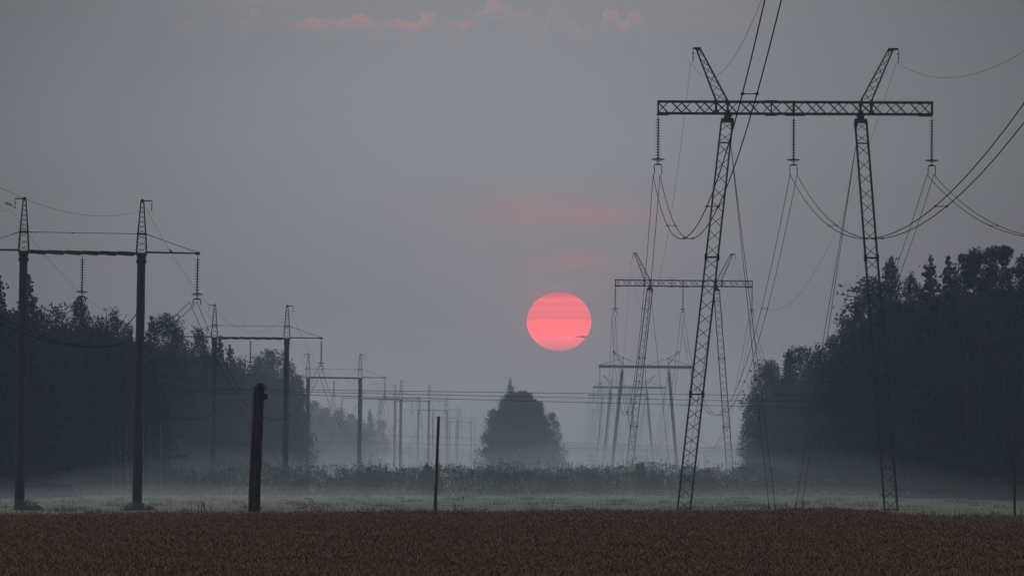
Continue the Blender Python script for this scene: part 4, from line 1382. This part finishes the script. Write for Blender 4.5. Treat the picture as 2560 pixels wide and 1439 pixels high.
def weed(x, yt, d, label, kind, seed):
    rs = random.Random(seed)
    X = (x - CX) * d / F; z0 = gz(X, d)
    p = P(x, yt, d); h = p.z - z0
    root = empty('weed', (X, d, z0))
    m = MB(); k = d / F
    if kind == 'droop':
        m.tube([(0.02, 0, 0), (0, 0, h * 0.7), (0.03, 0, h * 0.93), (0.12, 0, h * 0.99), (0.24, 0, h * 0.95), (0.30, 0, h * 0.86)], [0.006, 0.005, 0.004, 0.004, 0.004, 0.003], 5)
        for (a, b, dz_) in ((-0.06, 0.28, 0.97), (0.1, 0.38, 0.88)):
            for i in range(26):
                t = i / 26
                c = (a + (b - a) * t, rs.uniform(-.02, .02), h * (dz_ + 0.03 * math.sin(t * 3) - 0.07 * t) + rs.uniform(-.012, .012))
                m.box(c, (0.022, 0.02, 0.016))
    else:
        n = 3
        for j in range(n):
            ox = rs.uniform(-.16, .16); hh = h * rs.uniform(0.75, 1)
            m.tube([(ox * 0.3, 0, 0), (ox, 0, hh * 0.6), (ox * 1.5, 0, hh)], [0.007, 0.006, 0.003], 5)
            for i in range(18):
                t = rs.uniform(0.55, 1)
                m.box((ox * (1 + (t - .6) * 1.2) + rs.uniform(-.015, .015), rs.uniform(-.02, .02), hh * t), (rs.uniform(.015, .05), 0.02, 0.02))
    m.build('stalk', M['grass'], root)
    tag(root, label, 'weed', 'tall weeds above the edge of the wheat')
weed(765, 1243, 262, 'tall weed with drooping flower head right of the old wooden post', 'droop', 1)
weed(492, 1250, 262, 'thin tall weed left of the old wooden post', 'up', 2)
weed(518, 1243, 262, 'tall branching weed nearest the left of the old wooden post', 'up', 3)
weed(1146, 1236, 262, 'tall weed just right of the thin wooden stake', 'up', 4)
weed(1960, 1250, 262, 'pair of upright weeds between the guy wires of the tallest pylon', 'up', 5)
weed(1895, 1262, 262, 'short weed left of the guy wires of the tallest pylon', 'up', 6)

# ------------------------------------------------------------------ air: one even haze and low banks of mist
def volume_mat(name, color, density, g):
    m = bpy.data.materials.new(name); m.use_nodes = True
    t = NT(m.node_tree); t.n.clear()
    o = t.new('ShaderNodeOutputMaterial'); v = t.new('ShaderNodeVolumePrincipled')
    v.inputs['Color'].default_value = (*color, 1)
    v.inputs['Density'].default_value = density
    v.inputs['Anisotropy'].default_value = g
    t.l.new(v.outputs[0], o.inputs['Volume'])
    return m
HAZE_DENS = 1.45e-4
b = MB(); b.box((0, 2520, 20.5), (1900, 5200, 44.0))
hz = b.build('haze', volume_mat('pale_haze', (0.74, 0.88, 0.99), HAZE_DENS, 0.62))
tag(hz, 'thin grey blue morning haze filling the air', 'haze', None, 'stuff')

def mist(y0, yc, y1, H, dens, label, seed, hw=170.0, color=(0.95, 0.92, 0.89), g=0.55, wav=1.0, pw=1.5):
    """a long low bank: thin at its rims and rising to a soft uneven ridge"""
    rr = random.Random(seed)
    nx = 60; prof = [-1, -0.85, -0.65, -0.45, -0.25, -0.1, 0, 0.1, 0.25, 0.45, 0.65, 0.85, 1]
    ph = [rr.uniform(0, 6.28) for _ in range(6)]
    m = MB(); n = len(prof)
    for i in range(nx + 1):
        x = -hw + 2 * hw * i / nx
        hh = H * (1 + wav * (0.22 * math.sin(x * 0.05 + ph[0]) + 0.16 * math.sin(x * 0.13 + ph[1]) + 0.08 * math.sin(x * 0.31 + ph[2])))
        dyy = 0.1 * wav * (y1 - y0) * math.sin(x * 0.03 + ph[3])
        for t in prof:
            y = yc + dyy + (t * (yc - y0) if t < 0 else t * (y1 - yc))
            m.v.append((x, y, -0.3 + hh * (1 - abs(t)) ** pw))
        for t in prof:
            y = yc + dyy + (t * (yc - y0) if t < 0 else t * (y1 - yc))
            m.v.append((x, y, -0.6))
    w = 2 * n
    for i in range(nx):
        for j in range(n - 1):
            a = i * w + j; b_ = a + w
            m.f.append((a, b_, b_ + 1, a + 1))
            m.f.append((a + n, a + n + 1, b_ + n + 1, b_ + n))
        a = i * w; m.f.append((a, a + n, a + w + n, a + w))
        a = i * w + n - 1; m.f.append((a, a + w, a + w + n, a + n))
    for e in (0, nx):
        for j in range(n - 1):
            a = e * w + j
            m.f.append((a, a + 1, a + n + 1, a + n) if e == 0 else (a, a + n, a + n + 1, a + 1))
    o = m.build('mist', volume_mat('mist_air', color, dens, g))
    tag(o, label, 'mist', 'banks of ground mist', 'stuff')
mist(330, 600, 700, 3.8, 0.0010, 'thin bright ground mist on the meadow behind the wheat', 1)
mist(560, 800, 1200, 6.0, 0.0010, 'ground mist lying round the scrub belt and the feet of the woods', 2, 190)
mist(1000, 1500, 2400, 8.0, 0.0006, 'far ground mist between the receding pylons', 3, 320, wav=0.3)
mist(620, 2400, 4900, 41.0, 0.00034, 'tall veil of fog closing the far end of the clearing', 4, 700, (0.79, 0.70, 0.625), 0.6, 0.0, 1.15)
mist(430, 628, 665, 1.35, 0.0026, 'dense low fog lying against the foot of the scrub belt', 5)
mist(500, 1050, 1750, 26.0, 0.00028, 'pale haze bank drifting before the farther trees of both woods', 6, 260, (0.86, 0.89, 0.92), 0.6, 0.15, 0.85)
